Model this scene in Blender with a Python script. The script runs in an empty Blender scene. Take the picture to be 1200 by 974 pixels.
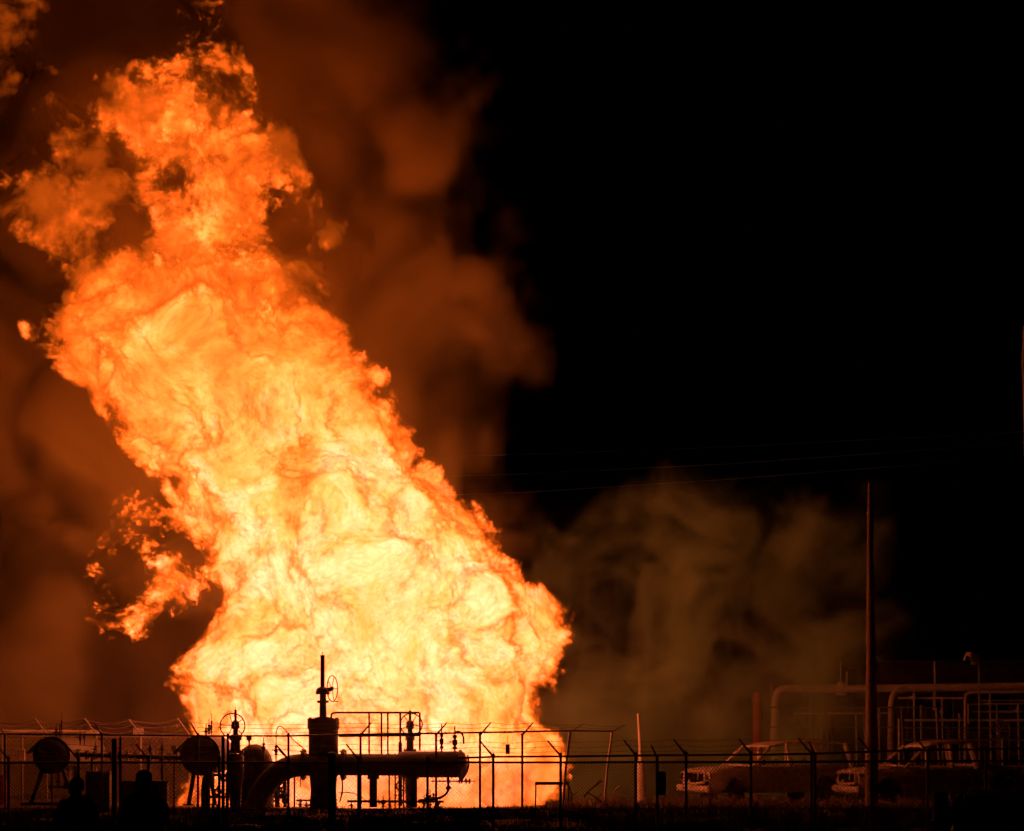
import bpy, math, random
import numpy as np
from mathutils import Vector

# ------------------------------------------------------------------ camera, sky, exposure
sc = bpy.context.scene
FOC, EYE, HOR = 3000.0, 2.2, 861.0        # focal length in photo pixels, eye height (m), horizon row
cam_data = bpy.data.cameras.new('camera')
cam = bpy.data.objects.new('camera', cam_data)
sc.collection.objects.link(cam)
cam.location = (0, 0, EYE)
cam.rotation_euler = (math.radians(90), 0, 0)
cam_data.sensor_width = 36
cam_data.lens = FOC / 1200 * 36
cam_data.shift_y = (HOR - 487) / 1200
cam_data.clip_start = 0.5
cam_data.clip_end = 6000
sc.camera = cam

world = bpy.data.worlds.new('World')
sc.world = world
world.cycles.sampling_method = 'NONE'
world.use_nodes = True
wn = world.node_tree
bg = wn.nodes['Background']
sky = wn.nodes.new('ShaderNodeTexSky')
sky.sky_type = 'NISHITA'
sky.sun_disc = False
sky.sun_elevation = math.radians(-9)      # deep night: the only light is the fire
sky.sun_rotation = math.radians(200)
wn.links.new(sky.outputs[0], bg.inputs[0])
bg.inputs[1].default_value = 0.02

vs = sc.view_settings
vs.view_transform = 'Standard'
vs.look = 'None'
vs.exposure = 0.35
vs.gamma = 1.0
vs.use_curve_mapping = False

cy = sc.cycles
cy.max_bounces = 6
cy.diffuse_bounces = 3
cy.glossy_bounces = 2
cy.transmission_bounces = 4
cy.transparent_max_bounces = 12
cy.volume_bounces = 3
cy.caustics_reflective = False
cy.caustics_refractive = False
cy.sample_clamp_indirect = 12.0
cy.use_denoising = True
cy.use_adaptive_sampling = True
cy.adaptive_threshold = .02

# ------------------------------------------------------------------ helpers
COL = sc.collection
R = random.Random(11)


def X(px, D):
    return (px - 600) / FOC * D


def Z(py, D):
    return EYE + (HOR - py) / FOC * D


def P(px, py, D):
    """the point of the place, D metres in front of the photographer, that shows at this photo pixel"""
    return Vector((X(px, D), D, Z(py, D)))


def M(px, D):
    """length in metres of px photo pixels at distance D"""
    return px * D / FOC


def tag(o, label=None, cat=None, group=None, kind=None):
    if label: o['label'] = label
    if cat: o['category'] = cat
    if group: o['group'] = group
    if kind: o['kind'] = kind
    return o


def empty(name, loc, label=None, cat=None, group=None):
    o = bpy.data.objects.new(name, None)
    COL.objects.link(o)
    o.location = loc
    o.empty_display_size = .3
    return tag(o, label, cat, group)


def world_loc(o):
    v = Vector((0, 0, 0))
    while o is not None:
        v = v + o.location
        o = o.parent
    return v


class MB:
    """collects shapes in world coordinates and links them as ONE mesh object"""
    def __init__(s):
        s.v, s.f = [], []

    def add(s, verts, faces):
        b = len(s.v)
        s.v += [tuple(v) for v in verts]
        s.f += [tuple(i + b for i in f) for f in faces]
        return s

    def box(s, c, size, rot=0.0, tilt=0.0, bev=0.0):
        """box at centre c; rot about Z, tilt about the box's own Y"""
        hx, hy, hz = size[0] / 2, size[1] / 2, size[2] / 2
        cr, sr, ct, st = math.cos(rot), math.sin(rot), math.cos(tilt), math.sin(tilt)

        def tr(x, y, z):
            x, z = x * ct + z * st, -x * st + z * ct
            return (c[0] + x * cr - y * sr, c[1] + x * sr + y * cr, c[2] + z)
        if bev <= 0:
            vs_ = [tr(x, y, z) for x in (-hx, hx) for y in (-hy, hy) for z in (-hz, hz)]
            return s.add(vs_, [(0, 1, 3, 2), (4, 6, 7, 5), (0, 4, 5, 1), (2, 3, 7, 6), (0, 2, 6, 4), (1, 5, 7, 3)])
        b = min(bev, hx * .9, hy * .9, hz * .9)
        vs_, fs = [], []
        prof = [(-hz, b), (-hz + b, 0), (hz - b, 0), (hz, b)]
        ring = lambda z, i: [tr(x, y, z) for x, y in ((-hx + i, -hy + b), (-hx + b, -hy + i), (hx - b, -hy + i), (hx - i, -hy + b), (hx - i, hy - b), (hx - b, hy - i), (-hx + b, hy - i), (-hx + i, hy - b))]
        for z, i in prof:
            vs_ += ring(z, i)
        for k in range(3):
            for j in range(8):
                a, d = k * 8 + j, k * 8 + (j + 1) % 8
                fs.append((a, d, d + 8, a + 8))
        fs.append(tuple(range(7, -1, -1)))
        fs.append(tuple(range(24, 32)))
        return s.add(vs_, fs)

    def tube(s, pts, r, n=10, cap=True):
        """round bar along a path; r a number or one per point"""
        pts = [Vector(p) for p in pts]
        rs = r if isinstance(r, (list, tuple)) else [r] * len(pts)
        d0 = (pts[1] - pts[0]).normalized()
        up = Vector((0, 0, 1)) if abs(d0.z) < .9 else Vector((1, 0, 0))
        u = d0.cross(up).normalized()
        vs_, fs = [], []
        for i, p in enumerate(pts):
            if i == 0: d = pts[1] - p
            elif i == len(pts) - 1: d = p - pts[-2]
            else: d = (pts[i + 1] - p).normalized() + (p - pts[i - 1]).normalized()
            d = d.normalized()
            u = (u - d * u.dot(d))
            u = u.normalized() if u.length > 1e-6 else d.orthogonal().normalized()
            w = d.cross(u)
            for k in range(n):
                a = 2 * math.pi * k / n
                vs_.append(p + (u * math.cos(a) + w * math.sin(a)) * rs[i])
        for i in range(len(pts) - 1):
            for k in range(n):
                a, b = i * n + k, i * n + (k + 1) % n
                fs.append((a, b, b + n, a + n))
        if cap:
            fs.append(tuple(range(n - 1, -1, -1)))
            m = (len(pts) - 1) * n
            fs.append(tuple(range(m, m + n)))
        return s.add(vs_, fs)

    def lathe(s, base, axis, prof, n=24):
        """surface of revolution; prof = (radius, distance along axis)"""
        a = Vector(axis).normalized()
        u = a.orthogonal().normalized()
        w = a.cross(u)
        base = Vector(base)
        vs_, fs = [], []
        for r, h in prof:
            for k in range(n):
                t = 2 * math.pi * k / n
                vs_.append(base + a * h + (u * math.cos(t) + w * math.sin(t)) * max(r, 1e-4))
        for i in range(len(prof) - 1):
            for k in range(n):
                p, q = i * n + k, i * n + (k + 1) % n
                fs.append((p, q, q + n, p + n))
        fs.append(tuple(range(n - 1, -1, -1)))
        m = (len(prof) - 1) * n
        fs.append(tuple(range(m, m + n)))
        return s.add(vs_, fs)

    def torus(s, c, axis, R_, r, n=28, m=6):
        a = Vector(axis).normalized()
        u = a.orthogonal().normalized()
        w = a.cross(u)
        c = Vector(c)
        vs_, fs = [], []
        for i in range(n):
            t = 2 * math.pi * i / n
            d = u * math.cos(t) + w * math.sin(t)
            for k in range(m):
                q = 2 * math.pi * k / m
                vs_.append(c + d * (R_ + r * math.cos(q)) + a * (r * math.sin(q)))
        for i in range(n):
            for k in range(m):
                fs.append((i * m + k, ((i + 1) % n) * m + k, ((i + 1) % n) * m + (k + 1) % m, i * m + (k + 1) % m))
        return s.add(vs_, fs)

    def sphere(s, c, r, n=12, sq=(1, 1, 1)):
        c = Vector(c)
        prof = [(math.sin(math.pi * i / n), -math.cos(math.pi * i / n)) for i in range(n + 1)]
        b = len(s.v)
        s.lathe((0, 0, 0), (0, 0, 1), [(r * a, r * h) for a, h in prof], n=2 * n)
        for i in range(b, len(s.v)):
            v = s.v[i]
            s.v[i] = (c.x + v[0] * sq[0], c.y + v[1] * sq[1], c.z + v[2] * sq[2])
        return s

    def build(s, name, mat, parent=None, smooth=True, label=None, kind=None):
        off = world_loc(parent) if parent is not None else Vector((0, 0, 0))
        me = bpy.data.meshes.new(name)
        me.from_pydata([(v[0] - off.x, v[1] - off.y, v[2] - off.z) for v in s.v], [], s.f)
        me.materials.append(mat)
        if smooth:
            me.shade_smooth()
            try:
                me.set_sharp_from_angle(angle=math.radians(38))
            except Exception:
                pass
        me.update()
        o = bpy.data.objects.new(name, me)
        COL.objects.link(o)
        if parent is not None: o.parent = parent
        return tag(o, label, kind=kind)


def arc(c, r, a0, a1, n, u, w):
    c, u, w = Vector(c), Vector(u), Vector(w)
    return [c + (u * math.cos(a0 + (a1 - a0) * i / n) + w * math.sin(a0 + (a1 - a0) * i / n)) * r for i in range(n + 1)]


# ------------------------------------------------------------------ materials
def mat_surface(name, col, rough=.6, metal=0.0, var=.35, scale=6.0, col2=None, bump=.0, bscale=40.0, spec=.5):
    m = bpy.data.materials.new(name)
    m.use_nodes = True
    nt = m.node_tree
    b = nt.nodes['Principled BSDF']
    tc = nt.nodes.new('ShaderNodeTexCoord')
    ns = nt.nodes.new('ShaderNodeTexNoise')
    ns.inputs['Scale'].default_value = scale
    ns.inputs['Detail'].default_value = 5
    ns.inputs['Roughness'].default_value = .65
    nt.links.new(tc.outputs['Object'], ns.inputs['Vector'])
    cr = nt.nodes.new('ShaderNodeValToRGB')
    c2 = col2 or tuple(c * (1 - var) for c in col)
    cr.color_ramp.elements[0].position = .35
    cr.color_ramp.elements[0].color = (*c2, 1)
    cr.color_ramp.elements[1].position = .65
    cr.color_ramp.elements[1].color = (*col, 1)
    nt.links.new(ns.outputs['Fac'], cr.inputs[0])
    nt.links.new(cr.outputs[0], b.inputs['Base Color'])
    b.inputs['Roughness'].default_value = rough
    b.inputs['Metallic'].default_value = metal
    b.inputs['Specular IOR Level'].default_value = spec
    if bump > 0:
        n2 = nt.nodes.new('ShaderNodeTexNoise')
        n2.inputs['Scale'].default_value = bscale
        n2.inputs['Detail'].default_value = 4
        nt.links.new(tc.outputs['Object'], n2.inputs['Vector'])
        bp = nt.nodes.new('ShaderNodeBump')
        bp.inputs['Strength'].default_value = bump
        bp.inputs['Distance'].default_value = .03
        nt.links.new(n2.outputs['Fac'], bp.inputs['Height'])
        nt.links.new(bp.outputs[0], b.inputs['Normal'])
    return m


MT = dict(
    pipe=mat_surface('weathered_pipe_paint', (.10, .094, .085), .55, 0, .4, 3, bump=.3),
    dark=mat_surface('dark_painted_steel', (.10, .095, .09), .5, 0, .4, 5),
    galv=mat_surface('galvanised_steel', (.38, .37, .36), .5, .6, .3, 9),
    wire=mat_surface('galvanised_wire', (.30, .29, .28), .55, .5, .3, 9),
    cream=mat_surface('pale_pipe_paint', (.70, .66, .58), .5, 0, .3, 4),
    rust=mat_surface('scorched_body_steel', (.80, .74, .66), .5, 0, .6, 7, col2=(.40, .33, .26), bump=.5, bscale=25),
    soot=mat_surface('sooty_burnt_metal', (.10, .08, .07), .8, 0, .5, 8, bump=.4),
    black=mat_surface('black_rubber_and_plastic', (.008, .008, .008), .9, 0, .3, 8, spec=.04),
    carpaint=mat_surface('dark_car_paint', (.005, .005, .006), .9, 0, .2, 3, spec=.02),
    glass=mat_surface('dark_car_glass', (.006, .006, .007), .5, 0, .2, 3, spec=.05),
    wood=mat_surface('creosoted_pole_wood', (.36, .21, .13), .85, 0, .5, 14, bump=.8, bscale=30),
    red=mat_surface('red_oxide_paint', (.34, .05, .03), .6, 0, .4, 4),
    cabinet=mat_surface('grey_cabinet_paint', (.20, .19, .18), .6, 0, .3, 4),
    wall=mat_surface('dark_corrugated_sheet', (.09, .06, .05), .7, 0, .4, 2),
    cloth=mat_surface('dark_jacket_cloth', (.02, .018, .018), .9, 0, .4, 20),
    hair=mat_surface('dark_hair', (.012, .009, .007), .8, 0, .4, 40),
    skin=mat_surface('skin', (.42, .26, .19), .6, 0, .15, 20),
    sign=mat_surface('sign_back_plate', (.10, .10, .10), .6, 0, .3, 6),
)


def mat_ground():
    m = bpy.data.materials.new('dirt_and_dry_turf')
    m.use_nodes = True
    nt = m.node_tree
    b = nt.nodes['Principled BSDF']
    tc = nt.nodes.new('ShaderNodeTexCoord')
    n1 = nt.nodes.new('ShaderNodeTexNoise'); n1.inputs['Scale'].default_value = .35; n1.inputs['Detail'].default_value = 8
    n2 = nt.nodes.new('ShaderNodeTexNoise'); n2.inputs['Scale'].default_value = 9; n2.inputs['Detail'].default_value = 6
    for n in (n1, n2): nt.links.new(tc.outputs['Object'], n.inputs['Vector'])
    cr = nt.nodes.new('ShaderNodeValToRGB')
    cr.color_ramp.elements[0].position = .35; cr.color_ramp.elements[0].color = (.10, .085, .05, 1)
    cr.color_ramp.elements[1].position = .65; cr.color_ramp.elements[1].color = (.32, .27, .20, 1)
    nt.links.new(n1.outputs['Fac'], cr.inputs[0])
    mx = nt.nodes.new('ShaderNodeMixRGB'); mx.blend_type = 'MULTIPLY'; mx.inputs[0].default_value = .8
    nt.links.new(cr.outputs[0], mx.inputs[1]); nt.links.new(n2.outputs['Fac'], mx.inputs[2])
    nt.links.new(mx.outputs[0], b.inputs['Base Color'])
    b.inputs['Roughness'].default_value = .95
    b.inputs['Specular IOR Level'].default_value = .1
    bp = nt.nodes.new('ShaderNodeBump'); bp.inputs['Strength'].default_value = .8; bp.inputs['Distance'].default_value = .08
    nt.links.new(n2.outputs['Fac'], bp.inputs['Height']); nt.links.new(bp.outputs[0], b.inputs['Normal'])
    return m


# flame colours by temperature (0 = cool soot, 1 = hottest gas), shared by the gas and the glowing core
FLAME_RAMP = [(0.0, (.26, .034, .0015)), (.25, (.62, .082, .0036)), (.40, (1.7, .175, .011)),
              (.56, (2.9, .34, .033)), (.75, (4.0, .68, .145)), (1.0, (5.0, 1.02, .50))]


def flame_ramp(nt):
    cr = nt.nodes.new('ShaderNodeValToRGB')
    e = cr.color_ramp.elements
    e[0].position, e[0].color = FLAME_RAMP[0][0], (*FLAME_RAMP[0][1], 1)
    e[1].position, e[1].color = FLAME_RAMP[-1][0], (*FLAME_RAMP[-1][1], 1)
    for p, c in FLAME_RAMP[1:-1]:
        k = e.new(p)
        k.color = (*c, 1)
    return cr


def mat_flame_gas(sigma):
    m = bpy.data.materials.new('burning_gas')
    m.use_nodes = True
    nt = m.node_tree
    nt.nodes.clear()
    out = nt.nodes.new('ShaderNodeOutputMaterial')
    at = nt.nodes.new('ShaderNodeAttribute'); at.attribute_name = 'density'
    mr = nt.nodes.new('ShaderNodeMapRange'); mr.inputs[1].default_value = 0; mr.inputs[2].default_value = .30
    mr.inputs[3].default_value = 0; mr.inputs[4].default_value = sigma
    nt.links.new(at.outputs['Fac'], mr.inputs[0])
    ab = nt.nodes.new('ShaderNodeVolumeAbsorption'); ab.inputs['Color'].default_value = (0, 0, 0, 1)
    nt.links.new(mr.outputs[0], ab.inputs['Density'])
    cr = flame_ramp(nt)
    nt.links.new(at.outputs['Fac'], cr.inputs[0])
    em = nt.nodes.new('ShaderNodeEmission')
    nt.links.new(cr.outputs[0], em.inputs[0]); nt.links.new(mr.outputs[0], em.inputs[1])
    ad = nt.nodes.new('ShaderNodeAddShader')
    nt.links.new(ab.outputs[0], ad.inputs[0]); nt.links.new(em.outputs[0], ad.inputs[1])
    nt.links.new(ad.outputs[0], out.inputs['Volume'])
    m.cycles.volume_step_rate = 3.0
    return m


def mat_flame_core():
    m = bpy.data.materials.new('glowing_flame_core')
    m.cycles.emission_sampling = 'NONE'
    m.use_nodes = True
    nt = m.node_tree
    nt.nodes.clear()
    out = nt.nodes.new('ShaderNodeOutputMaterial')
    tc = nt.nodes.new('ShaderNodeTexCoord')
    ns = nt.nodes.new('ShaderNodeTexNoise'); ns.inputs['Scale'].default_value = .55; ns.inputs['Detail'].default_value = 6; ns.inputs['Distortion'].default_value = .8
    nt.links.new(tc.outputs['Object'], ns.inputs['Vector'])
    sp = nt.nodes.new('ShaderNodeSeparateXYZ'); nt.links.new(tc.outputs['Object'], sp.inputs[0])
    mr = nt.nodes.new('ShaderNodeMapRange'); mr.inputs[1].default_value = 0; mr.inputs[2].default_value = 26
    mr.inputs[3].default_value = .62; mr.inputs[4].default_value = .14
    nt.links.new(sp.outputs[2], mr.inputs[0])
    ma = nt.nodes.new('ShaderNodeMath'); ma.operation = 'MULTIPLY_ADD'; ma.inputs[1].default_value = .5
    nt.links.new(ns.outputs['Fac'], ma.inputs[0]); nt.links.new(mr.outputs[0], ma.inputs[2])
    cr = flame_ramp(nt); nt.links.new(ma.outputs[0], cr.inputs[0])
    em = nt.nodes.new('ShaderNodeEmission'); nt.links.new(cr.outputs[0], em.inputs[0])
    nt.links.new(em.outputs[0], out.inputs['Surface'])
    return m


def mat_smoke(name, col, k, aniso=.1):
    m = bpy.data.materials.new(name)
    m.use_nodes = True
    nt = m.node_tree
    nt.nodes.clear()
    out = nt.nodes.new('ShaderNodeOutputMaterial')
    pv = nt.nodes.new('ShaderNodeVolumePrincipled')
    pv.inputs['Color'].default_value = (*col, 1)
    pv.inputs['Density Attribute'].default_value = 'density'
    pv.inputs['Density'].default_value = k
    pv.inputs['Anisotropy'].default_value = aniso
    nt.links.new(pv.outputs[0], out.inputs['Volume'])
    m.cycles.volume_step_rate = 4.0
    return m


# ------------------------------------------------------------------ turbulence
NT = 128


def band_tile(seed):
    r = np.random.default_rng(seed)
    a = np.fft.rfftn(r.standard_normal((NT, NT, NT)).astype(np.float32))
    f = np.fft.fftfreq(NT) * NT
    fz = np.fft.rfftfreq(NT) * NT
    k = np.sqrt(f[:, None, None] ** 2 + f[None, :, None] ** 2 + fz[None, None, :] ** 2)
    a *= np.exp(-(np.log(np.maximum(k, .01) / 11.3) / .35) ** 2)
    b = np.fft.irfftn(a, s=(NT, NT, NT)).astype(np.float32)
    return np.ascontiguousarray(b / b.std()).ravel()


TILES = [band_tile(s) for s in (1, 2, 3, 4)]


def turb(i, x, y, z, wave):
    """band-limited noise (unit variance) with a dominant wavelength in metres"""
    k = np.float32(NT / (wave * 11.3))
    x = x * k; y = y * k; z = z * k
    xf = np.floor(x); yf = np.floor(y); zf = np.floor(z)
    fx = x - xf; fy = y - yf; fz = z - zf
    xi = xf.astype(np.int32) & (NT - 1); yi = yf.astype(np.int32) & (NT - 1); zi = zf.astype(np.int32) & (NT - 1)
    x1 = ((xi + 1) & (NT - 1)) * (NT * NT); y1 = ((yi + 1) & (NT - 1)) * NT; z1 = (zi + 1) & (NT - 1)
    xi = xi * (NT * NT); yi = yi * NT
    t = TILES[i % 4]
    a = t[xi + yi + zi]; a += (t[xi + yi + z1] - a) * fz
    b = t[xi + y1 + zi]; b += (t[xi + y1 + z1] - b) * fz
    c = t[x1 + yi + zi]; c += (t[x1 + yi + z1] - c) * fz
    d = t[x1 + y1 + zi]; d += (t[x1 + y1 + z1] - d) * fz
    a += (b - a) * fy
    c += (d - c) * fy
    return a + (c - a) * fx


def sstep(a, b, x):
    t = np.clip((x - a) / (b - a), 0, 1)
    return t * t * (3 - 2 * t)


def cells_to_geometry(name, q, lo, hi, mat, iso=None):
    """a block of cell values becomes a volume (or, with iso, its skin as a mesh) through geometry nodes"""
    lo, hi = np.array(lo, float), np.array(hi, float)
    nx, ny, nz = q.shape
    me = bpy.data.meshes.new(name + '_cells')
    me.vertices.add(q.size)
    me.attributes.new('d', 'FLOAT', 'POINT').data.foreach_set('value', np.ascontiguousarray(q.transpose(2, 1, 0)).ravel())
    src = bpy.data.objects.new(name + '_cells', me)
    ob = bpy.data.objects.new(name, bpy.data.meshes.new(name))
    COL.objects.link(ob)
    ng = bpy.data.node_groups.new(name, 'GeometryNodeTree')
    ng.interface.new_socket('Geometry', in_out='INPUT', socket_type='NodeSocketGeometry')
    ng.interface.new_socket('Geometry', in_out='OUTPUT', socket_type='NodeSocketGeometry')
    nd, L = ng.nodes, ng.links.new
    out = nd.new('NodeGroupOutput'); vc = nd.new('GeometryNodeVolumeCube')
    oi = nd.new('GeometryNodeObjectInfo'); oi.inputs['Object'].default_value = src
    si = nd.new('GeometryNodeSampleIndex'); si.data_type = 'FLOAT'; si.domain = 'POINT'; si.clamp = True
    na = nd.new('GeometryNodeInputNamedAttribute'); na.data_type = 'FLOAT'; na.inputs['Name'].default_value = 'd'
    pos = nd.new('GeometryNodeInputPosition')
    cell = (hi - lo) / (np.array(q.shape) - 1)

    def vm(op, a, b):
        n = nd.new('ShaderNodeVectorMath'); n.operation = op; L(a, n.inputs[0]); n.inputs[1].default_value = tuple(b)
        return n.outputs[0]
    a = vm('ADD', vm('DIVIDE', vm('SUBTRACT', pos.outputs[0], lo), cell), (.5, .5, .5))
    n = nd.new('ShaderNodeVectorMath'); n.operation = 'FLOOR'; L(a, n.inputs[0])
    sp = nd.new('ShaderNodeSeparateXYZ'); L(n.outputs[0], sp.inputs[0])

    def im(a, b, c):
        n = nd.new('FunctionNodeIntegerMath'); n.operation = 'MULTIPLY_ADD'
        L(a, n.inputs[0]); n.inputs[1].default_value = b; L(c, n.inputs[2])
        return n.outputs[0]
    idx = im(im(sp.outputs[2], ny, sp.outputs[1]), nx, sp.outputs[0])
    L(oi.outputs['Geometry'], si.inputs['Geometry']); L(na.outputs['Attribute'], si.inputs['Value']); L(idx, si.inputs['Index'])
    L(si.outputs[0], vc.inputs['Density'])
    vc.inputs['Min'].default_value = tuple(lo); vc.inputs['Max'].default_value = tuple(hi)
    for ax, k in zip('XYZ', (nx, ny, nz)): vc.inputs['Resolution ' + ax].default_value = k
    sm = nd.new('GeometryNodeSetMaterial'); sm.inputs['Material'].default_value = mat
    last = vc.outputs[0]
    if iso is not None:
        v2m = nd.new('GeometryNodeVolumeToMesh'); v2m.inputs['Threshold'].default_value = iso
        L(last, v2m.inputs['Volume']); last = v2m.outputs[0]
    L(last, sm.inputs['Geometry']); L(sm.outputs[0], out.inputs[0])
    ob.modifiers.new('cells', 'NODES').node_group = ng
    if iso is None:
        ob.data.materials.append(mat)
        return ob
    dg = bpy.context.evaluated_depsgraph_get()
    skin = bpy.data.meshes.new_from_object(ob.evaluated_get(dg))
    skin.name = name
    skin.materials.clear(); skin.materials.append(mat)
    bpy.data.objects.remove(ob)
    bpy.data.objects.remove(src); bpy.data.meshes.remove(me); bpy.data.node_groups.remove(ng)
    o2 = bpy.data.objects.new(name, skin)
    COL.objects.link(o2)
    return o2


def grid(lo, hi, step):
    n = [int(math.ceil((hi[i] - lo[i]) / step[i])) for i in range(3)]
    return [np.linspace(lo[i], hi[i], n[i], dtype=np.float32) for i in range(3)]

# ------------------------------------------------------------------ ground
def build_ground():
    ys = [-60, -20, 0, 10, 20, 30, 40, 48] + [50 + i * .5 for i in range(110)] + [110, 120, 135, 160, 200, 300, 500, 900, 1800]
    xs = [-1500, -700, -300, -150, -90, -60, -45] + [-35 + i * .7 for i in range(101)] + [45, 60, 90, 150, 300, 700, 1500]
    gx, gy = np.meshgrid(np.array(xs, np.float32), np.array(ys, np.float32))
    h = .035 * turb(0, gx, gy, gx * 0, 3.1) + .02 * turb(1, gx, gy, gx * 0, 1.1)
    h = h * ((np.abs(gx) < 40) & (gy > 45) & (gy < 108)) - .02
    v = np.stack([gx, gy, h], -1).reshape(-1, 3)
    W = len(xs)
    f = [(j * W + i, j * W + i + 1, (j + 1) * W + i + 1, (j + 1) * W + i) for j in range(len(ys) - 1) for i in range(W - 1)]
    me = bpy.data.meshes.new('ground')
    me.from_pydata(v.tolist(), [], f)
    me.materials.append(mat_ground())
    me.shade_smooth()
    o = bpy.data.objects.new('ground', me)
    COL.objects.link(o)
    tag(o, 'dark bare ground and turf spreading out before the fire', 'ground', kind='structure')


build_ground()


def build_grass(name, n, x0, x1, y0, y1, hmin, hmax, mat, label, seed, clump=2.0):
    r = np.random.default_rng(seed)
    x = r.uniform(x0, x1, n * 3).astype(np.float32); y = r.uniform(y0, y1, n * 3).astype(np.float32)
    d = turb(2, x, y, x * 0, clump) + r.normal(0, .7, n * 3)
    keep = np.argsort(-d)[:n]
    x, y = x[keep], y[keep]
    h = r.uniform(hmin, hmax, n) * (1 + .3 * np.clip(turb(3, x, y, x * 0, clump * 1.7), -1.5, 2))
    a = r.uniform(0, math.pi, n); w = r.uniform(.008, .02, n)
    lx = r.normal(0, .3, n) * h; ly = r.normal(0, .3, n) * h
    z0 = -.06
    dx, dy = np.cos(a) * w, np.sin(a) * w
    p = np.zeros((n, 5, 3), np.float32)
    p[:, 0] = np.stack([x - dx, y - dy, x * 0 + z0], -1); p[:, 1] = np.stack([x + dx, y + dy, x * 0 + z0], -1)
    p[:, 2] = np.stack([x + dx * .7 + lx * .4, y + dy * .7 + ly * .4, h * .6], -1); p[:, 3] = np.stack([x - dx * .7 + lx * .4, y - dy * .7 + ly * .4, h * .6], -1)
    p[:, 4] = np.stack([x + lx, y + ly, h], -1)
    me = bpy.data.meshes.new(name)
    me.vertices.add(n * 5); me.vertices.foreach_set('co', p.ravel())
    b = (np.arange(n) * 5)[:, None]
    quads = b + np.array([0, 1, 2, 3]); tris = b + np.array([3, 2, 4])
    loops = np.concatenate([quads, tris], 1).ravel().astype(np.int32)
    me.loops.add(len(loops)); me.loops.foreach_set('vertex_index', loops)
    starts = (np.arange(n)[:, None] * 7 + np.array([0, 4])).ravel().astype(np.int32)
    me.polygons.add(n * 2); me.polygons.foreach_set('loop_start', starts)
    me.update(calc_edges=True)
    me.materials.append(mat)
    o = bpy.data.objects.new(name, me)
    COL.objects.link(o)
    tag(o, label, 'grass', kind='stuff')


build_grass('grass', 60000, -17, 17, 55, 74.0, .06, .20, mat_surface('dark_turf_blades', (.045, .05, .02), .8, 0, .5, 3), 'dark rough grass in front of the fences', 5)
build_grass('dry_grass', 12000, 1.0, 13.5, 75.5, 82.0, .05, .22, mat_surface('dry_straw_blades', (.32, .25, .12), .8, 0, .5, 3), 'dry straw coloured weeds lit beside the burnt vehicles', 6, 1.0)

# ------------------------------------------------------------------ fire
DF = 80.5
FIRE_CELL = (.047, .11, .047)
FIRE_OUTLINE = np.array([  # photo row, left and right edge of the flames
    (952, 228, 640), (900, 220, 650), (860, 220, 648), (800, 208, 654), (760, 224, 660), (720, 244, 656), (690, 244, 636), (662, 238, 606),
    (640, 235, 584), (600, 215, 556), (560, 190, 508), (520, 152, 470), (480, 126, 462), (440, 80, 446), (400, 44, 420), (360, 50, 368),
    (330, 74, 340), (295, 140, 318), (250, 160, 332), (200, 160, 356), (160, 136, 326), (120, 120, 308), (95, 140, 296), (70, 168, 282), (50, 194, 262), (28, 208, 248), (4, 220, 240)], float)
FIRE_WISPS = [  # photo x, y, half width, half height, raggedness, coolness
    (186, 628, 32, 26, 1.3, .16), (216, 692, 46, 18, 1.4, .20), (88, 232, 78, 62, 1.35, .24), (6, 60, 30, 70, 1.4, .42), (350, 285, 34, 54, 1.3, .26)]


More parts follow.
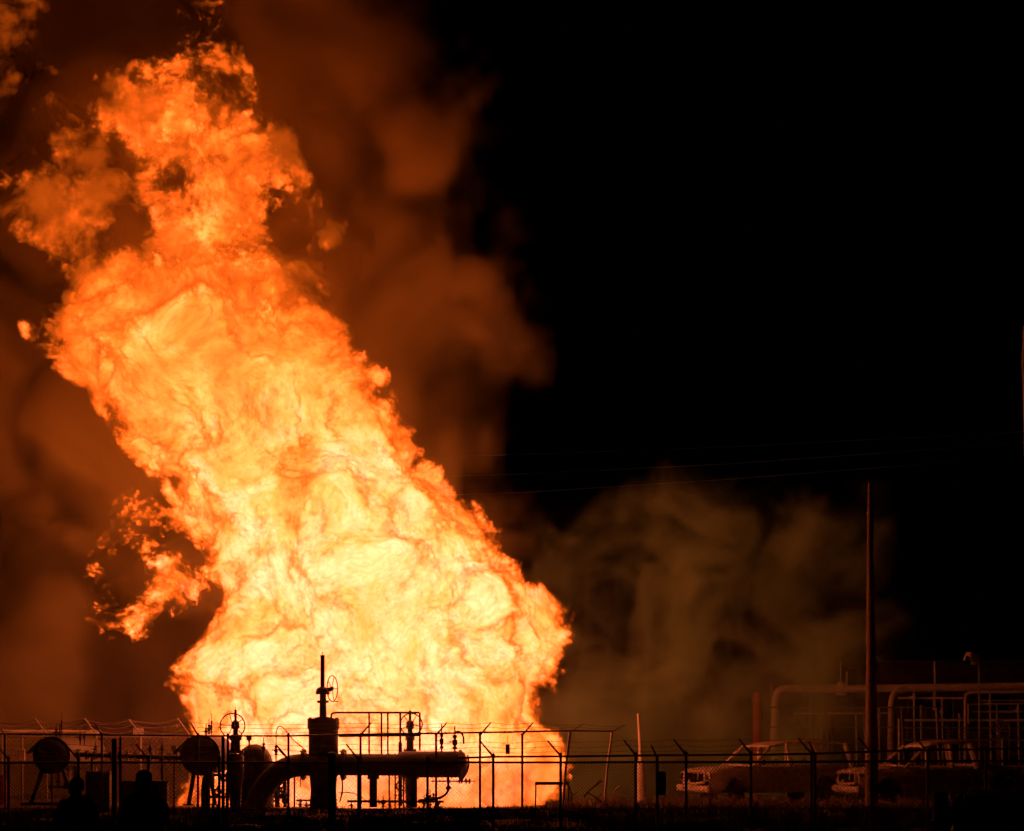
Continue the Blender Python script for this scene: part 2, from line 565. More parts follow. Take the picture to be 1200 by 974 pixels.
def build_fire():
    lo, hi = (-18.3, DF - 5.5, 0.0), (2.8, DF + 5.5, 25.8)
    gx, gy, gz = grid(lo, hi, FIRE_CELL)
    nx, ny, nz = len(gx), len(gy), len(gz)
    zo = Z(FIRE_OUTLINE[:, 0], DF)
    o = np.argsort(zo)
    left = np.interp(gz, zo[o], X(FIRE_OUTLINE[:, 1], DF)[o]); right = np.interp(gz, zo[o], X(FIRE_OUTLINE[:, 2], DF)[o])
    top = zo.max()
    cx = ((left + right) / 2).astype(np.float32); hw = ((right - left) / 2).astype(np.float32)
    hw = np.where(gz > top, np.maximum(hw - (gz - top) * 1.5, .05), hw).astype(np.float32)
    dep = (np.minimum(hw * .85, 4.2) + .15).astype(np.float32)
    rx = (gx[:, None] - cx[None, :]) / hw[None, :]
    ry = (gy[:, None] - DF) / dep[None, :]
    s = np.empty((nx, ny, nz), np.float32)
    m = np.minimum(hw, dep)
    for j in range(ny):
        s[:, j, :] = (np.sqrt(rx ** 2 + ry[None, j, :] ** 2) - 1) * m[None, :]
    rag_z = 1.0 * sstep(13.4, 16.8, gz)
    rag = np.broadcast_to(rag_z.astype(np.float32), (nx, ny, nz)).copy()
    cool = np.zeros((nx, ny, nz), np.float32)
    for px, py, ax, ay, rg, cl in FIRE_WISPS:
        c = P(px, py, DF); ax, ay = M(ax, DF), M(ay, DF); ad = min(ax, ay) * .9 + .3
        i0, i1 = np.searchsorted(gx, [c.x - ax - 2.2, c.x + ax + 2.2]); k0, k1 = np.searchsorted(gz, [c.z - ay - 2.2, c.z + ay + 2.2])
        e = np.sqrt(((gx[i0:i1] - c.x) / ax)[:, None, None] ** 2 + ((gy - c.y) / ad)[None, :, None] ** 2 + ((gz[k0:k1] - c.z) / ay)[None, None, :] ** 2)
        e = ((e - 1) * min(ax, ay, ad)).astype(np.float32)
        sv = s[i0:i1, :, k0:k1]
        w = e < sv
        rag[i0:i1, :, k0:k1][w] = rg
        cool[i0:i1, :, k0:k1][w] = cl
        sv[w] = e[w]
    wisp = cool > 0
    act = np.nonzero((s < 1.9) & (s > -2.6))
    x, y, z, sd, rg, cl = gx[act[0]], gy[act[1]], gz[act[2]], s[act], rag[act], cool[act]
    lat = np.abs(rx[act[0], act[2]])
    rg = np.maximum(rg, .32 * sstep(.80, 1.0, lat))
    del rag, cool
    # puffs within puffs: each octave adds smaller rounded lumps, only gently folded
    x2 = x + .16 * turb(0, x, y, z, 3.6); y2 = y + .16 * turb(1, x, y, z, 3.6); z2 = z + .16 * turb(2, x, y, z, 3.6)
    big = .75 * turb(3, x2, y2, z2, 5.2) + .6 * turb(0, x2, y2, z2, 2.4)
    bill = np.zeros_like(x); fine = np.zeros_like(x); lace = np.zeros_like(x)
    amp, wl, fa = 1.0, 2.7, 1.0
    for k in range(6):
        v = turb(k, x2 + 7.3 * k, y2 + 3.1 * k, z2, wl)
        bill += amp * ((.1, .25, .5, .6, .6, .6)[k] * (np.abs(v) - .8) + (.65, .6, .42, .35, .35, .35)[k] * v)
        w = turb(k + 1, x2 + 2.7 * k, y2 + 9.1, z2 + 4.4 * k, wl * .85)
        fine += fa * w
        if k: lace += fa * w
        amp *= .70; fa *= .80; wl *= .51
    fine /= 1.75; lace /= 1.2
    d = -sd + .04 + (.30 + .15 * rg) * bill + (.18 + .62 * rg) * big + .46 * rg * lace - .62 * rg - 1.6 * np.maximum(sd - np.where(cl > 0, .7, .3), 0)
    heat = np.interp(z, [0, 2, 7.5, 10.3, 13.6, 16, 20.6, 25.3], [.68, .80, .81, .68, .51, .36, .26, .17]).astype(np.float32)
    heat += (.115 + .03 * rg) * fine + .045 * bill + .05 * turb(1, x2, y2, z2, 4.5) - cl - .15 * sstep(.62, 1.02, lat) - .04 * rg
    heat += .11 * sstep(.75, .2, lat) * sstep(.3, 2, z) * sstep(12, 6, z) + rg * .10 * turb(2, x2, y2 + 3, z2, 2.6)
    edge = sstep(0.0, .36 + .75 * rg, d)
    q = np.zeros((nx, ny, nz), np.float32)
    q[s <= -2.6] = .6
    q[act] = edge * (.10 + .90 * np.clip(heat, .03, 1))
    dd = np.where(s <= -2.6, 3.0, -1.0).astype(np.float32)
    dd[act] = d - 1.6 * np.minimum(rg, 1)
    dd[wisp] = -1
    core = np.clip(dd[::4, ::2, ::4], -1, 3)
    core[0] = core[-1] = -1; core[:, 0] = core[:, -1] = -1; core[:, :, 0] = core[:, :, -1] = -1
    ci = [gx[::4], gy[::2], gz[::4]]
    cells = cells_to_geometry('fire', core + 1, [a[0] for a in ci], [a[-1] for a in ci], mat_flame_core(), iso=1.85)
    tag(cells, 'towering billowing orange gas fire leaning left behind the pipework', 'fire')
    gas = cells_to_geometry('flames', q, lo, hi, mat_flame_gas(2.8))
    gas.parent = cells
    gas['kind'] = 'stuff'


build_fire()


# ------------------------------------------------------------------ smoke
def build_smoke_plume():
    lo, hi = (-30.0, 78.0, 0.0), (6.0, 108.0, 40.0)
    gx, gy, gz = grid(lo, hi, (.36, .45, .36))
    D = 92.0
    rows = [(-200, 400), (0, 462), (60, 478), (95, 505), (125, 560), (165, 562), (200, 545), (250, 566), (310, 572), (360, 570), (450, 568), (520, 572), (570, 566), (620, 575), (680, 600), (760, 620), (860, 640), (960, 640)]
    zr = np.array([Z(r[0], D) for r in rows])[::-1]; xr = np.array([X(r[1], D) for r in rows])[::-1]
    xx, yy, zz = np.meshgrid(gx, gy, gz, indexing='ij')
    shape = xx.shape
    x, y, z = xx.ravel(), yy.ravel(), zz.ravel()
    edge = np.interp(z, zr, xr).astype(np.float32)
    curve = ((y - D) / 14.0) ** 2
    x2 = x + .8 * turb(0, x, y, z, 7); y2 = y + .8 * turb(1, x, y, z, 7); z2 = z + .8 * turb(2, x, y, z, 7)
    n = np.zeros_like(x); a, w = 1.0, 6.5
    for k in range(4):
        n += a * (np.abs(turb(k + 1, x2 + 5 * k, y2, z2, w)) - .8); a *= .55; w *= .5
    big = turb(2, x2, y2, z2, 13)
    d = edge - .6 - 4.5 * curve - x + 1.5 * n + .5 * big
    front = y - np.interp(x, [-34, -20, -8, -4, 2], [92, 91, 87.5, 86, 84.5]) + 5.0 * sstep(7, 16, z) + 1.8 * n + 1.0 * big
    q = sstep(0, 2.4, d) * sstep(0, 3.0, front) * (.12 + .88 * sstep(-1.0, 1.0, n + .7 * big)) * sstep(0, 1.5, 107.5 - y) * sstep(0, 2, x + 29.5)
    o = cells_to_geometry('smoke', q.reshape(shape).astype(np.float32), lo, hi, mat_smoke('brown_soot_smoke', (.86, .84, .46), .46))
    tag(o, 'dense brown smoke rolling up behind and left of the fire', 'smoke', kind='stuff')


def build_smoke_drift():
    lo, hi = (.0, 86.0, 0.0), (16.0, 99.0, 15.5)
    gx, gy, gz = grid(lo, hi, (.16, .3, .16))
    xx, yy, zz = np.meshgrid(gx, gy, gz, indexing='ij')
    shape = xx.shape
    x, y, z = xx.ravel(), yy.ravel(), zz.ravel()
    x2 = x + .9 * turb(0, x, y, z, 5); y2 = y + .6 * turb(1, x, y, z, 5); z2 = z + .9 * turb(2, x, y, z, 5)
    n = np.zeros_like(x); a, w = 1.0, 5.5
    for k in range(4):
        n += a * turb(k + 2, x2 + 5 * k, y2, z2, w); a *= .7; w *= .5
    top = 11.0 - .03 * np.abs(x - 6) ** 1.5 + .45 * n
    side = np.minimum(x - 1.0 + .5 * n, 12.6 - x * 1.0 + .5 * n - .25 * np.maximum(z - 4, 0) * 0)
    q = sstep(-.1, 1.9, n + .15 - .02 * z) * 1.3 * sstep(0, 3.0, top - z) * sstep(0, 2.6, side) * sstep(0, 3, y - 87 + n) * sstep(0, 4, 98.5 - y)
    q += .30 * sstep(6.0, .5, z) * sstep(0, 2.5, side) * sstep(0, 3, y - 87) * sstep(0, 4, 98.5 - y)
    o = cells_to_geometry('smoke', q.reshape(shape).astype(np.float32), lo, hi, mat_smoke('thin_pale_smoke', (.62, .92, .60), .28))
    tag(o, 'thin olive smoke drifting between the fire and the utility pole', 'smoke', kind='stuff')


build_smoke_plume()
build_smoke_drift()


def build_lift_veil():  # thin haze added to lift the blacks of the silhouettes
    lo, hi = (-20.0, 68.0, 0.0), (13.0, 80.0, 9.0)
    gx, gy, gz = grid(lo, hi, (.6, .6, .6))
    xx, yy, zz = np.meshgrid(gx, gy, gz, indexing='ij')
    n = turb(1, xx.ravel(), yy.ravel(), zz.ravel(), 5).reshape(xx.shape)
    q = sstep(8.5, 2, zz) * sstep(68, 70, yy) * sstep(80, 78, yy) * sstep(-19.5, -17, xx) * sstep(12.5, 10, xx) * (1 + .25 * n)
    o = cells_to_geometry('smoke', q.astype(np.float32), lo, hi, mat_smoke('silhouette_lift_haze', (.9, .8, .7), .0045))
    tag(o, 'faint veil added low over the pipework and fences to lift their blacks', 'smoke', kind='stuff')


build_lift_veil()

# ------------------------------------------------------------------ fences
def chain_link(a, b, z0, z1, pitch, r, sag=.0, seed=1):
    """two sets of slanting wires between ground points a and b (x, y)"""
    a, b = Vector((a[0], a[1], 0)), Vector((b[0], b[1], 0))
    Lx = (b - a).length
    d = (b - a).normalized()
    nrm = Vector((-d.y, d.x, 0))
    H = z1 - z0
    v, f = [], []
    n = int((Lx + H) / pitch)
    for sgn in (1, -1):
        for i in range(n):
            t0 = i * pitch - H
            # clip the slanting line to the panel
            ta, tb = max(0.0, t0), min(Lx, t0 + H)
            if tb - ta < .02: continue
            za, zb = z0 + (ta - t0), z0 + (tb - t0)
            if sgn < 0: za, zb = z1 - (ta - t0), z1 - (tb - t0)
            pa = a + d * ta + Vector((0, 0, za)); pb = a + d * tb + Vector((0, 0, zb))
            e = (pb - pa).normalized()
            u = nrm * r; w = e.cross(nrm) * r
            k = len(v)
            off = nrm * (.006 * sgn)
            for p in (pa + off, pb + off):
                v += [p + u, p - u * .5 + w * .87, p - u * .5 - w * .87]
            f += [(k, k + 1, k + 4, k + 3), (k + 1, k + 2, k + 5, k + 4), (k + 2, k, k + 3, k + 5)]
    m = MB()
    m.add(v, f)
    return m


def wavy_wire(pts, r, sag, jit, seed):
    rr = random.Random(seed)
    out = []
    for p, q in zip(pts[:-1], pts[1:]):
        p, q = Vector(p), Vector(q)
        n = 5
        for i in range(n):
            t = i / n
            c = p.lerp(q, t)
            c.z -= sag * 4 * t * (1 - t) + rr.uniform(-jit, jit)
            out.append(c)
    out.append(Vector(pts[-1]))
    m = MB().tube(out, r, n=4, cap=False)
    # barbs
    for p, q in zip(out[:-1], out[1:]):
        for t in (.25, .75):
            c = p.lerp(q, t)
            a = rr.uniform(0, 3.1)
            e = Vector((math.cos(a) * .3, .2, math.sin(a))) * .03
            m.tube([c - e, c + e], r * .8, n=3)
    return m


def strand_spread(tops, tips, k):
    return [Vector(a).lerp(Vector(b), k) for a, b in zip(tops, tips)]


# ---- near perimeter fence, the dark one across the whole picture
DN = 60.0
nf = empty('chain_link_fence', (0, DN, 0), 'long dark chain-link fence with slanted barbed-wire arms, nearest the camera', 'fence', 'chain-link fences')
NEAR = [(-72, 1), (10, 1), (92, 1), (174, 1), (257, 0), (338, 1), (420, 1), (501, 0), (578, 1), (657, 1), (745, 1), (804, 1), (880, 1), (951, 1), (1021, 1), (1087, 1), (1155, 0), (1222, 1)]
pr = M(1.7, DN)
tops, tips = [], []
for px, has_arm in NEAR:
    ytop = 889 if px < 540 else 886 - (px - 540) / 660 * 6
    t = P(px, ytop, DN)
    post = MB().tube([(t.x, DN, -.15), (t.x, DN, t.z)], pr, 10).lathe((t.x, DN, t.z), (0, 0, 1), [(pr * 1.25, 0), (pr * 1.25, .03), (pr * .6, .06)], 10).build('post', MT['dark'], nf)
    tip = t + Vector((-M(15 + R.uniform(-1, 1), DN), 0, M(17, DN)))
    tops.append(t); tips.append(tip)
    if has_arm:
        MB().tube([t + Vector((0, 0, -.02)), tip], [pr * .75, pr * .55], 8).build('arm', MT['dark'], post)
for px, ytop, w in ((134, 868, 3.1), (141, 866, 1.5), (261.5, 866, 2.0), (267, 862, 1.4), (389, 884, 4.6), (955, 884, 1.9), (770, 888, 1.7)):
    t = P(px, ytop, DN - .12)
    post = MB().tube([(t.x, t.y, -.15), t], M(w, DN), 12).lathe(t, (0, 0, 1), [(M(w, DN) * 1.15, 0), (M(w, DN), .03), (M(w, DN) * .3, .06)], 12).build('post', MT['dark'], nf)
    if px in (955, 770):
        MB().tube([t, t + Vector((-M(7, DN), 0, M(15, DN)))], [pr * .7, pr * .5], 8).build('arm', MT['dark'], post)
rail_y = [(-72, 894), (174, 893.5), (420, 893.5), (657, 893.5), (880, 893), (1087, 892), (1222, 891.5)]
MB().tube([P(x, y, DN + .04) for x, y in rail_y], M(1.35, DN), 8).build('mid_rail', MT['dark'], nf)
rail_y = [(536, 888.5), (578, 887), (657, 886.5), (745, 885.5), (804, 885), (880, 884.5), (951, 883.5), (1021, 881), (1087, 879), (1155, 878), (1222, 877)]
MB().tube([P(x, y, DN + .04) for x, y in rail_y], M(1.25, DN), 8).build('top_rail', MT['dark'], nf)
MB().tube([P(x, 948, DN + .04) for x in (-72, 300, 700, 1222)], M(.8, DN), 6).build('bottom_rail', MT['dark'], nf)
for k, (s_, j) in zip((.25, .62, .97), ((.03, .008), (.05, .01), (.04, .008))):
    idx = [i for i, (p, h) in enumerate(NEAR) if h]
    pts = [Vector(tops[i]).lerp(tips[i], k) for i in idx]
    wavy_wire(pts, .0045, s_, j, int(k * 100)).build('barbed_wire', MT['wire'], nf)
cl = chain_link((X(-72, DN), DN + .07), (X(1222, DN), DN + .07), .02, Z(893, DN), .08, .0058).build('chain_link', MT['wire'], nf, smooth=False)
cl['kind'] = 'stuff'

# ---- yard fence between the pipework and the near fence; its right end leans, in paler steel for the firelight
DY = 71.0
yf = empty('chain_link_fence', (0, DY, 0), 'middle chain-link fence round the pipework, its last two posts bent and coloured paler as lit', 'fence', 'chain-link fences')
YARD = [(-40, -1, 0), (6, -1, 0), (119.5, -1, 0), (232, -1, 0), (338, 1, 0), (422.5, 1, 0), (511, 1, 0), (562.5, 1, 0), (612, 1, 0), (668, 1, 9), (717.5, 1, 10)]
tops, tips = [], []
pr = M(1.45, DY)
DYS = {668: 75.5, 717.5: 78.5, 612: 72}
for px, side, lean in YARD:
    DY = DYS.get(px, 71.0)
    t = P(px, 861.5 - (lean > 0) * 4, DY)
    base = Vector((t.x - M(lean, DY), DY, -.15))
    mid = base.lerp(t, .55) + Vector((-M(lean * .12, DY), 0, 0))
    mt = MT['galv'] if lean or px < 10 else MT['dark']  # paler steel puts the firelight into the colour of the lit posts
    post = MB().tube([base, mid, t], pr * (1.15 if lean else 1), 10).lathe(t, (0, 0, 1), [(pr * 1.2, 0), (pr * 1.2, .03), (pr * .5, .06)], 10).build('post', mt, yf)
    dx = (13, 9)[lean > 0] if side > 0 else -9
    tip = t + Vector((M(dx + (6 if lean else 0), DY), 0, M(15 - lean * .7, DY)))
    if side > 0 and px in (338,): continue
    tops.append(t); tips.append(tip)
    MB().tube([t, tip], [pr * .8, pr * .55], 8).build('arm', mt, post)
DY = 71.0
MB().tube([P(x, y, DYS.get(x, 71) + .03) for x, y in ((-40, 860), (119.5, 861), (232, 862.5), (338, 862.5), (422, 860.5), (511, 859.5), (562, 858.5), (612, 857.5), (668, 856.5), (717.5, 857))], M(1.1, DY), 8).build('top_rail', MT['dark'], yf)
for k in (.3, .65, .96):
    wavy_wire([Vector(a).lerp(b, k) for a, b in zip(tops, tips)], .005, .05, .012, int(k * 77)).build('barbed_wire', MT['wire'], yf)
cl = chain_link((X(-40, DY), DY + .06), (X(622, DY), DY + .06), .02, Z(894, DY), .13, .0045).build('chain_link', MT['wire'], yf, smooth=False)
cl['kind'] = 'stuff'

# ---- far fence on the left, lit by the fire
DL = 86.0
lf = empty('chain_link_fence', (X(80, DL), DL, 0), 'far fence with wavy lit barbed wire behind the round vessel', 'fence', 'chain-link fences')
tops, tips = [], []
for px in (-50, 2, 55, 113, 165, 222):
    t = P(px, 861, DL)
    post = MB().tube([(t.x, DL, -.15), t], M(1.1, DL), 8).build('post', MT['galv'], lf)
    tip = P(px - 14, 843 + R.uniform(-1.5, 1.5), DL)
    tops.append(t); tips.append(tip)
    MB().tube([t, tip], M(.9, DL), 6).build('arm', MT['galv'], post)
for k in (.35, .68, .98):
    wavy_wire([Vector(a).lerp(b, k) for a, b in zip(tops, tips)], .013, .16, .02, int(k * 31)).build('barbed_wire', MT['galv'], lf)
MB().tube([t + Vector((0, .05, -.08)) for t in tops], M(.9, DL), 6).build('top_rail', MT['galv'], lf)
cl = chain_link((X(-50, DL), DL + .06), (X(222, DL), DL + .06), .02, Z(862, DL), .16, .006).build('chain_link', MT['galv'], lf, smooth=False)
cl['kind'] = 'stuff'

# ---- far fence on the right, behind the vehicles
DR = 88.0
rf = empty('chain_link_fence', (X(1100, DR), DR, 0), 'lit chain-link fence behind the burnt pickup at the right', 'fence', 'chain-link fences')
for px, y in ((1054, 843), (1113, 866), (1175, 866), (1238, 866)):
    t = P(px, y, DR)
    MB().tube([(t.x, DR, -.15), t], M(2.0 if px == 1054 else 1.4, DR), 10).lathe(t, (0, 0, 1), [(M(2.2, DR), 0), (M(1, DR), .05)], 10).build('post', MT['galv'], rf)
MB().tube([P(1054, 867, DR), P(1238, 867, DR)], M(1.0, DR), 8).build('top_rail', MT['galv'], rf)
for y in (853, 857, 861):
    wavy_wire([P(x, y, DR) for x in (1054, 1113, 1175, 1238)], .009, .04, .01, y).build('barbed_wire', MT['galv'], rf)
cl = chain_link((X(1054, DR), DR + .06), (X(1238, DR), DR + .06), .02, Z(867, DR), .15, .007).build('chain_link', MT['galv'], rf, smooth=False)
cl['kind'] = 'stuff'

# signs hung on fences
s_ = empty('fence_sign', P(775.5, 932, DN - .05), 'small dark plate hung on the near fence beside the doubled post', 'sign')
MB().box(P(775.5, 918, DN - .06), (M(9.5, DN), .012, M(28, DN)), bev=.004).build('plate', MT['sign'], s_, smooth=False)
for y in (907, 929): MB().box(P(772, y, DN - .05), (M(1, DN), .02, M(1, DN))).build('clip', MT['galv'], s_, smooth=False)
s_ = empty('fence_sign', P(595, 884, DY - .05), 'small dark plate on the middle fence, seen against the flames', 'sign')
MB().box(P(595, 878, DY - .05), (M(5.2, DY), .012, M(11.5, DY)), bev=.004).build('plate', MT['sign'], s_, smooth=False)
MB().tube([P(595, 872, DY - .03), P(595, 860, DY)], .006, 5).build('hanger', MT['wire'], s_)


# ------------------------------------------------------------------ valves and pipework
def handwheel(c, axis, Rr, r, parent, spokes=5, mat='dark', rot=0.3, handle=False):
    a = Vector(axis).normalized()
    u = a.orthogonal().normalized(); w = a.cross(u)
    c = Vector(c)
    wh = MB().torus(c, a, Rr, r, 30, 6).build('handwheel', MT[mat], parent)
    for k in range(spokes):
        t = rot + 2 * math.pi * k / spokes
        d = u * math.cos(t) + w * math.sin(t)
        MB().tube([c + d * Rr * .12 - a * r * .8, c + d * Rr], r * .75, 6).build('spoke', MT[mat], wh)
    MB().lathe(c - a * r * 2, a, [(Rr * .16, 0), (Rr * .16, r * 3.4), (Rr * .1, r * 4)], 12).build('hub', MT[mat], wh)
    if handle:
        d = u * math.cos(handle) + w * math.sin(handle)
        MB().tube([c + d * Rr, c + d * Rr + a * .2], [r * .8, r * 1.2], 6).build('grip', MT[mat], wh)
    return wh


def flange(m, c, axis, r, th, bolts=10, br=.02):
    a = Vector(axis).normalized()
    m.lathe(Vector(c) - a * th / 2, a, [(r * .97, 0), (r, .01), (r, th - .01), (r * .97, th)], 28)
    u = a.orthogonal().normalized(); w = a.cross(u)
    for k in range(bolts):
        t = 2 * math.pi * (k + .5) / bolts
        p = Vector(c) + (u * math.cos(t) + w * math.sin(t)) * r * .86
        m.tube([p - a * (th * .5 + .045), p + a * (th * .5 + .045)], br, 6)
    return m


def small_valve_stack(m, p, h, D, w=2.2):
    """a bleed valve: stub, body, bonnet, lever"""
    r = M(w, D) * .5
    p = Vector(p)
    z = Vector((0, 0, 1))
    m.lathe(p, z, [(r * .7, -.08), (r * .7, h * .18), (r * 1.7, h * .18), (r * 1.7, h * .26), (r * .8, h * .27), (r * 1.9, h * .38), (r * 1.9, h * .5), (r * .8, h * .53), (r * 1.5, h * .6), (r * 1.5, h * .68), (r * .5, h * .7), (r * .5, h)], 10)
    m.tube([p + z * h * .44 - Vector((r * 4, 0, 0)), p + z * h * .44], r * .5, 6)
    return m


DE = 74.5
pl = empty('gas_pipeline', P(380, 943, DE), 'dark pipeline with swan-neck elbow, tall gate valve and launcher barrel', 'pipeline')
rp = M(13.2, DE)
elbow = [P(x, y, DE) for x, y in ((292, 968), (297, 950), (304, 933), (313, 918), (324, 907), (337, 899.5), (350, 896.5), (366, 896))]
# smooth the elbow
def smooth_path(pts, it=2):
    for _ in range(it):
        q = [pts[0]]
        for a, b in zip(pts[:-1], pts[1:]):
            q += [a.lerp(b, .25), a.lerp(b, .75)]
        q.append(pts[-1]); pts = q
    return pts
MB().tube(smooth_path(elbow), rp, 24).build('elbow', MT['pipe'], pl)
MB().tube([P(394, 896, DE), P(468, 896.5, DE)], rp * .97, 24).build('pipe', MT['pipe'], pl)
b = MB().lathe(P(466, 895.8, DE), (1, 0, 0), [(rp * .97, 0), (M(15.6, DE), M(6, DE)), (M(15.6, DE), M(70, DE)), (M(14.8, DE), M(72.5, DE))], 28).build('barrel', MT['pipe'], pl)
m = MB().lathe(P(537.5, 895.8, DE), (1, 0, 0), [(M(16.6, DE), 0), (M(17.4, DE), .03), (M(17.4, DE), M(3, DE)), (M(15.5, DE), M(4.2, DE)), (M(13.5, DE), M(7, DE)), (M(8, DE), M(9.5, DE)), (.02, M(10.4, DE))], 28)
cd = m.build('closure', MT['cream'], pl)
MB().tube(smooth_path([P(541, 914, DE - .38), P(547, 906, DE - .4), P(549.5, 896, DE - .4), P(548, 885, DE - .38)]), M(1.1, DE), 8).tube([P(538, 914, DE - .38), P(541, 914.5, DE - .38)], M(1.6, DE), 8).build('hinge_bar', MT['dark'], cd)
# gate valve
body = MB().sphere(P(379, 896, DE), M(21, DE), 10, (1.0, .95, .86)).lathe(P(379, 955, DE), (0, 0, 1), [(M(17, DE), 0), (M(16, DE), M(14, DE)), (M(15, DE), M(30, DE)), (M(16.5, DE), M(46, DE)), (M(17, DE), M(72, DE))], 24)
body.build('valve_body', MT['dark'], pl)
for px in (355.5, 402.5): flange(MB(), P(px, 896, DE), (1, 0, 0), M(18.5, DE), M(4, DE), 14).build('flange', MT['dark'], pl)
bn = MB().lathe(P(379, 886, DE), (0, 0, 1), [(M(17.4, DE), 0), (M(17.4, DE), M(30, DE)), (M(18.9, DE), M(33, DE)), (M(18.9, DE), M(43, DE)), (M(18.3, DE), M(44, DE))], 26).build('bonnet', MT['dark'], pl)
for k in range(14):
    t = 2 * math.pi * k / 14
    p = P(379, 842, DE) + Vector((math.cos(t), math.sin(t), 0)) * M(16.5, DE)
    MB().tube([p - Vector((0, 0, .05)), p + Vector((0, 0, .03))], .022, 6).build('bonnet_bolt', MT['dark'], bn)
st = MB().lathe(P(378.5, 842.5, DE), (0, 0, 1), [(M(8.6, DE), 0), (M(8.6, DE), M(2, DE)), (M(4.4, DE), M(2.6, DE)), (M(3.9, DE), M(18.5, DE)), (M(6.9, DE), M(18.7, DE)), (M(6.9, DE), M(21.5, DE)), (M(3.9, DE), M(21.7, DE)), (M(3.8, DE), M(29, DE))], 18).build('stem_housing', MT['dark'], pl)
MB().lathe(P(378, 813.8, DE), (0, 0, 1), [(M(8, DE), 0), (M(8, DE), M(4, DE)), (M(6.4, DE), M(7, DE)), (M(3.2, DE), M(9, DE))], 18).tube([P(380, 809, DE), P(389, 807.5, DE - .12)], M(2.6, DE), 10).build('gearbox', MT['dark'], pl)
MB().lathe(P(378, 808, DE), (0, 0, 1), [(M(2.65, DE), 0), (M(2.6, DE), M(38, DE)), (M(2.9, DE), M(38.2, DE)), (M(2.9, DE), M(40, DE)), (M(.5, DE), M(40.4, DE)), (M(.35, DE), M(44.5, DE))], 14).build('stem_cover', MT['dark'], pl)
handwheel(P(389.5, 807, DE - .14), (math.cos(.35), -math.sin(.35), 0), M(15.2, DE), M(.65, DE), pl, 5, rot=.5, handle=math.pi * 1.22)
# fittings on the pipe
for px, py, h in ((309, 886, 22), (323.5, 889, 22)):
    small_valve_stack(MB(), P(px, py, DE), M(h, DE), DE, 2.4).build('bleed_valve', MT['dark'], pl)
MB().tube(smooth_path([P(323.5, 872, DE), P(323.6, 858, DE), P(325.5, 851.5, DE), P(330, 851, DE), P(335, 856, DE), P(344, 868, DE), P(352, 874, DE), P(359, 880, DE)], 2), M(.65, DE), 6).build('hose', MT['dark'], pl)
MB().tube([P(326, 878, DE - .1), P(336, 888, DE - .1)], M(1, DE), 6).build('brace', MT['dark'], pl)
for px, py, h, w in ((517.5, 884, 36, 2.6), (533, 884, 33, 3.4)):
    small_valve_stack(MB(), P(px, py, DE + .1), M(h, DE), DE, w).build('vent_valve', MT['dark'], pl)
MB().tube(smooth_path([P(533, 858, DE), P(539, 857, DE), P(543, 862, DE), P(543.5, 872, DE)], 2), M(1.1, DE), 8).build('vent_pipe', MT['dark'], pl)
for px, w in ((437.5, 4.4), (485.5, 3.3)):
    m = MB().box(P(px, 928, DE), (M(w * 2, DE), .22, M(36, DE)), bev=.01).box(P(px, 911, DE), (M(w * 3, DE), .5, M(4, DE)), bev=.01).box((X(px, DE), DE, .02), (M(w * 3, DE), .5, .05))
    m.build('support', MT['dark'], pl, smooth=False)
# drain below the barrel
m = MB().tube(smooth_path([P(525, 910, DE), P(525.5, 921, DE), P(525, 928, DE), P(519, 934, DE), P(508, 937, DE), P(490, 938, DE)], 2), M(1.5, DE), 8)
for px, py in ((525.5, 924), (508, 936.5), (500, 937)): m.lathe(P(px, py - 2, DE), (0, 0, 1), [(M(3.3, DE), -M(3, DE)), (M(3.3, DE), 0), (M(1.2, DE), M(1, DE)), (M(1.2, DE), M(5, DE))], 10)
m.build('drain_pipe', MT['dark'], pl)
m = MB().tube([P(505, 915.5, DE), P(552, 915.5, DE)], M(.9, DE), 8)
for px in (537, 540, 545, 549): m.lathe(P(px, 915.5, DE), (1, 0, 0), [(M(1.6, DE), 0), (M(3.1, DE), M(.4, DE)), (M(3.1, DE), M(1.9, DE)), (M(1.6, DE), M(2.2, DE))], 10)
m.tube([P(552, 915.5, DE), P(557, 915.5, DE)], M(.6, DE), 6).build('sample_line', MT['dark'], pl)
MB().tube(smooth_path([P(397, 929, DE), P(410, 928.5, DE), P(419, 931, DE), P(427, 937, DE), P(436, 941, DE)], 2), M(.7, DE), 6).build('conduit', MT['dark'], pl)
MB().tube(smooth_path([P(400, 907, DE - .2), P(402, 925, DE - .2), P(398, 940, DE - .2)], 1), M(1.0, DE), 6).build('conduit', MT['dark'], pl)

# service platform over the barrel
sp_ = empty('service_platform', P(460, 943, DE + 1), 'small steel platform with tubular handrails above the launcher barrel', 'platform')
DP = DE + .9
MB().tube(smooth_path([P(388, 845, DP), P(388, 838, DP), P(390, 835.5, DP), P(396, 835.2, DP)], 1) + [P(491.5, 835.2, DP), ], M(1.25, DP), 8).build('top_rail', MT['dark'], sp_)
MB().tube([P(397, 862.5, DP), P(492, 861.5, DP)], M(1.5, DP), 8).build('mid_rail', MT['dark'], sp_)
for px, y1, w in ((432.5, 884, 1.1), (447, 884, 1.1), (454.5, 884, 1.1), (469, 884, 1.3), (492, 880, 1.2)):
    MB().tube([P(px, 835, DP), P(px, y1, DP)], M(w, DP), 8).build('rail_post', MT['dark'], sp_)
MB().box(P(460, 886, DP + .45), (M(70, DP), .8, .05)).build('deck', MT['dark'], sp_, smooth=False)
for px, w in ((463, .9), (468, 1.0), (473, 1.0), (456, .9)):
    MB().tube([P(px, 883, DP + .05), (X(px, DP), DP + .05, -.05)], M(w, DP), 8).build('leg', MT['dark'], sp_)
MB().tube([P(469, 870, DP), P(469, 945, DP)], M(2.2, DP), 8).build('leg', MT['dark'], sp_)
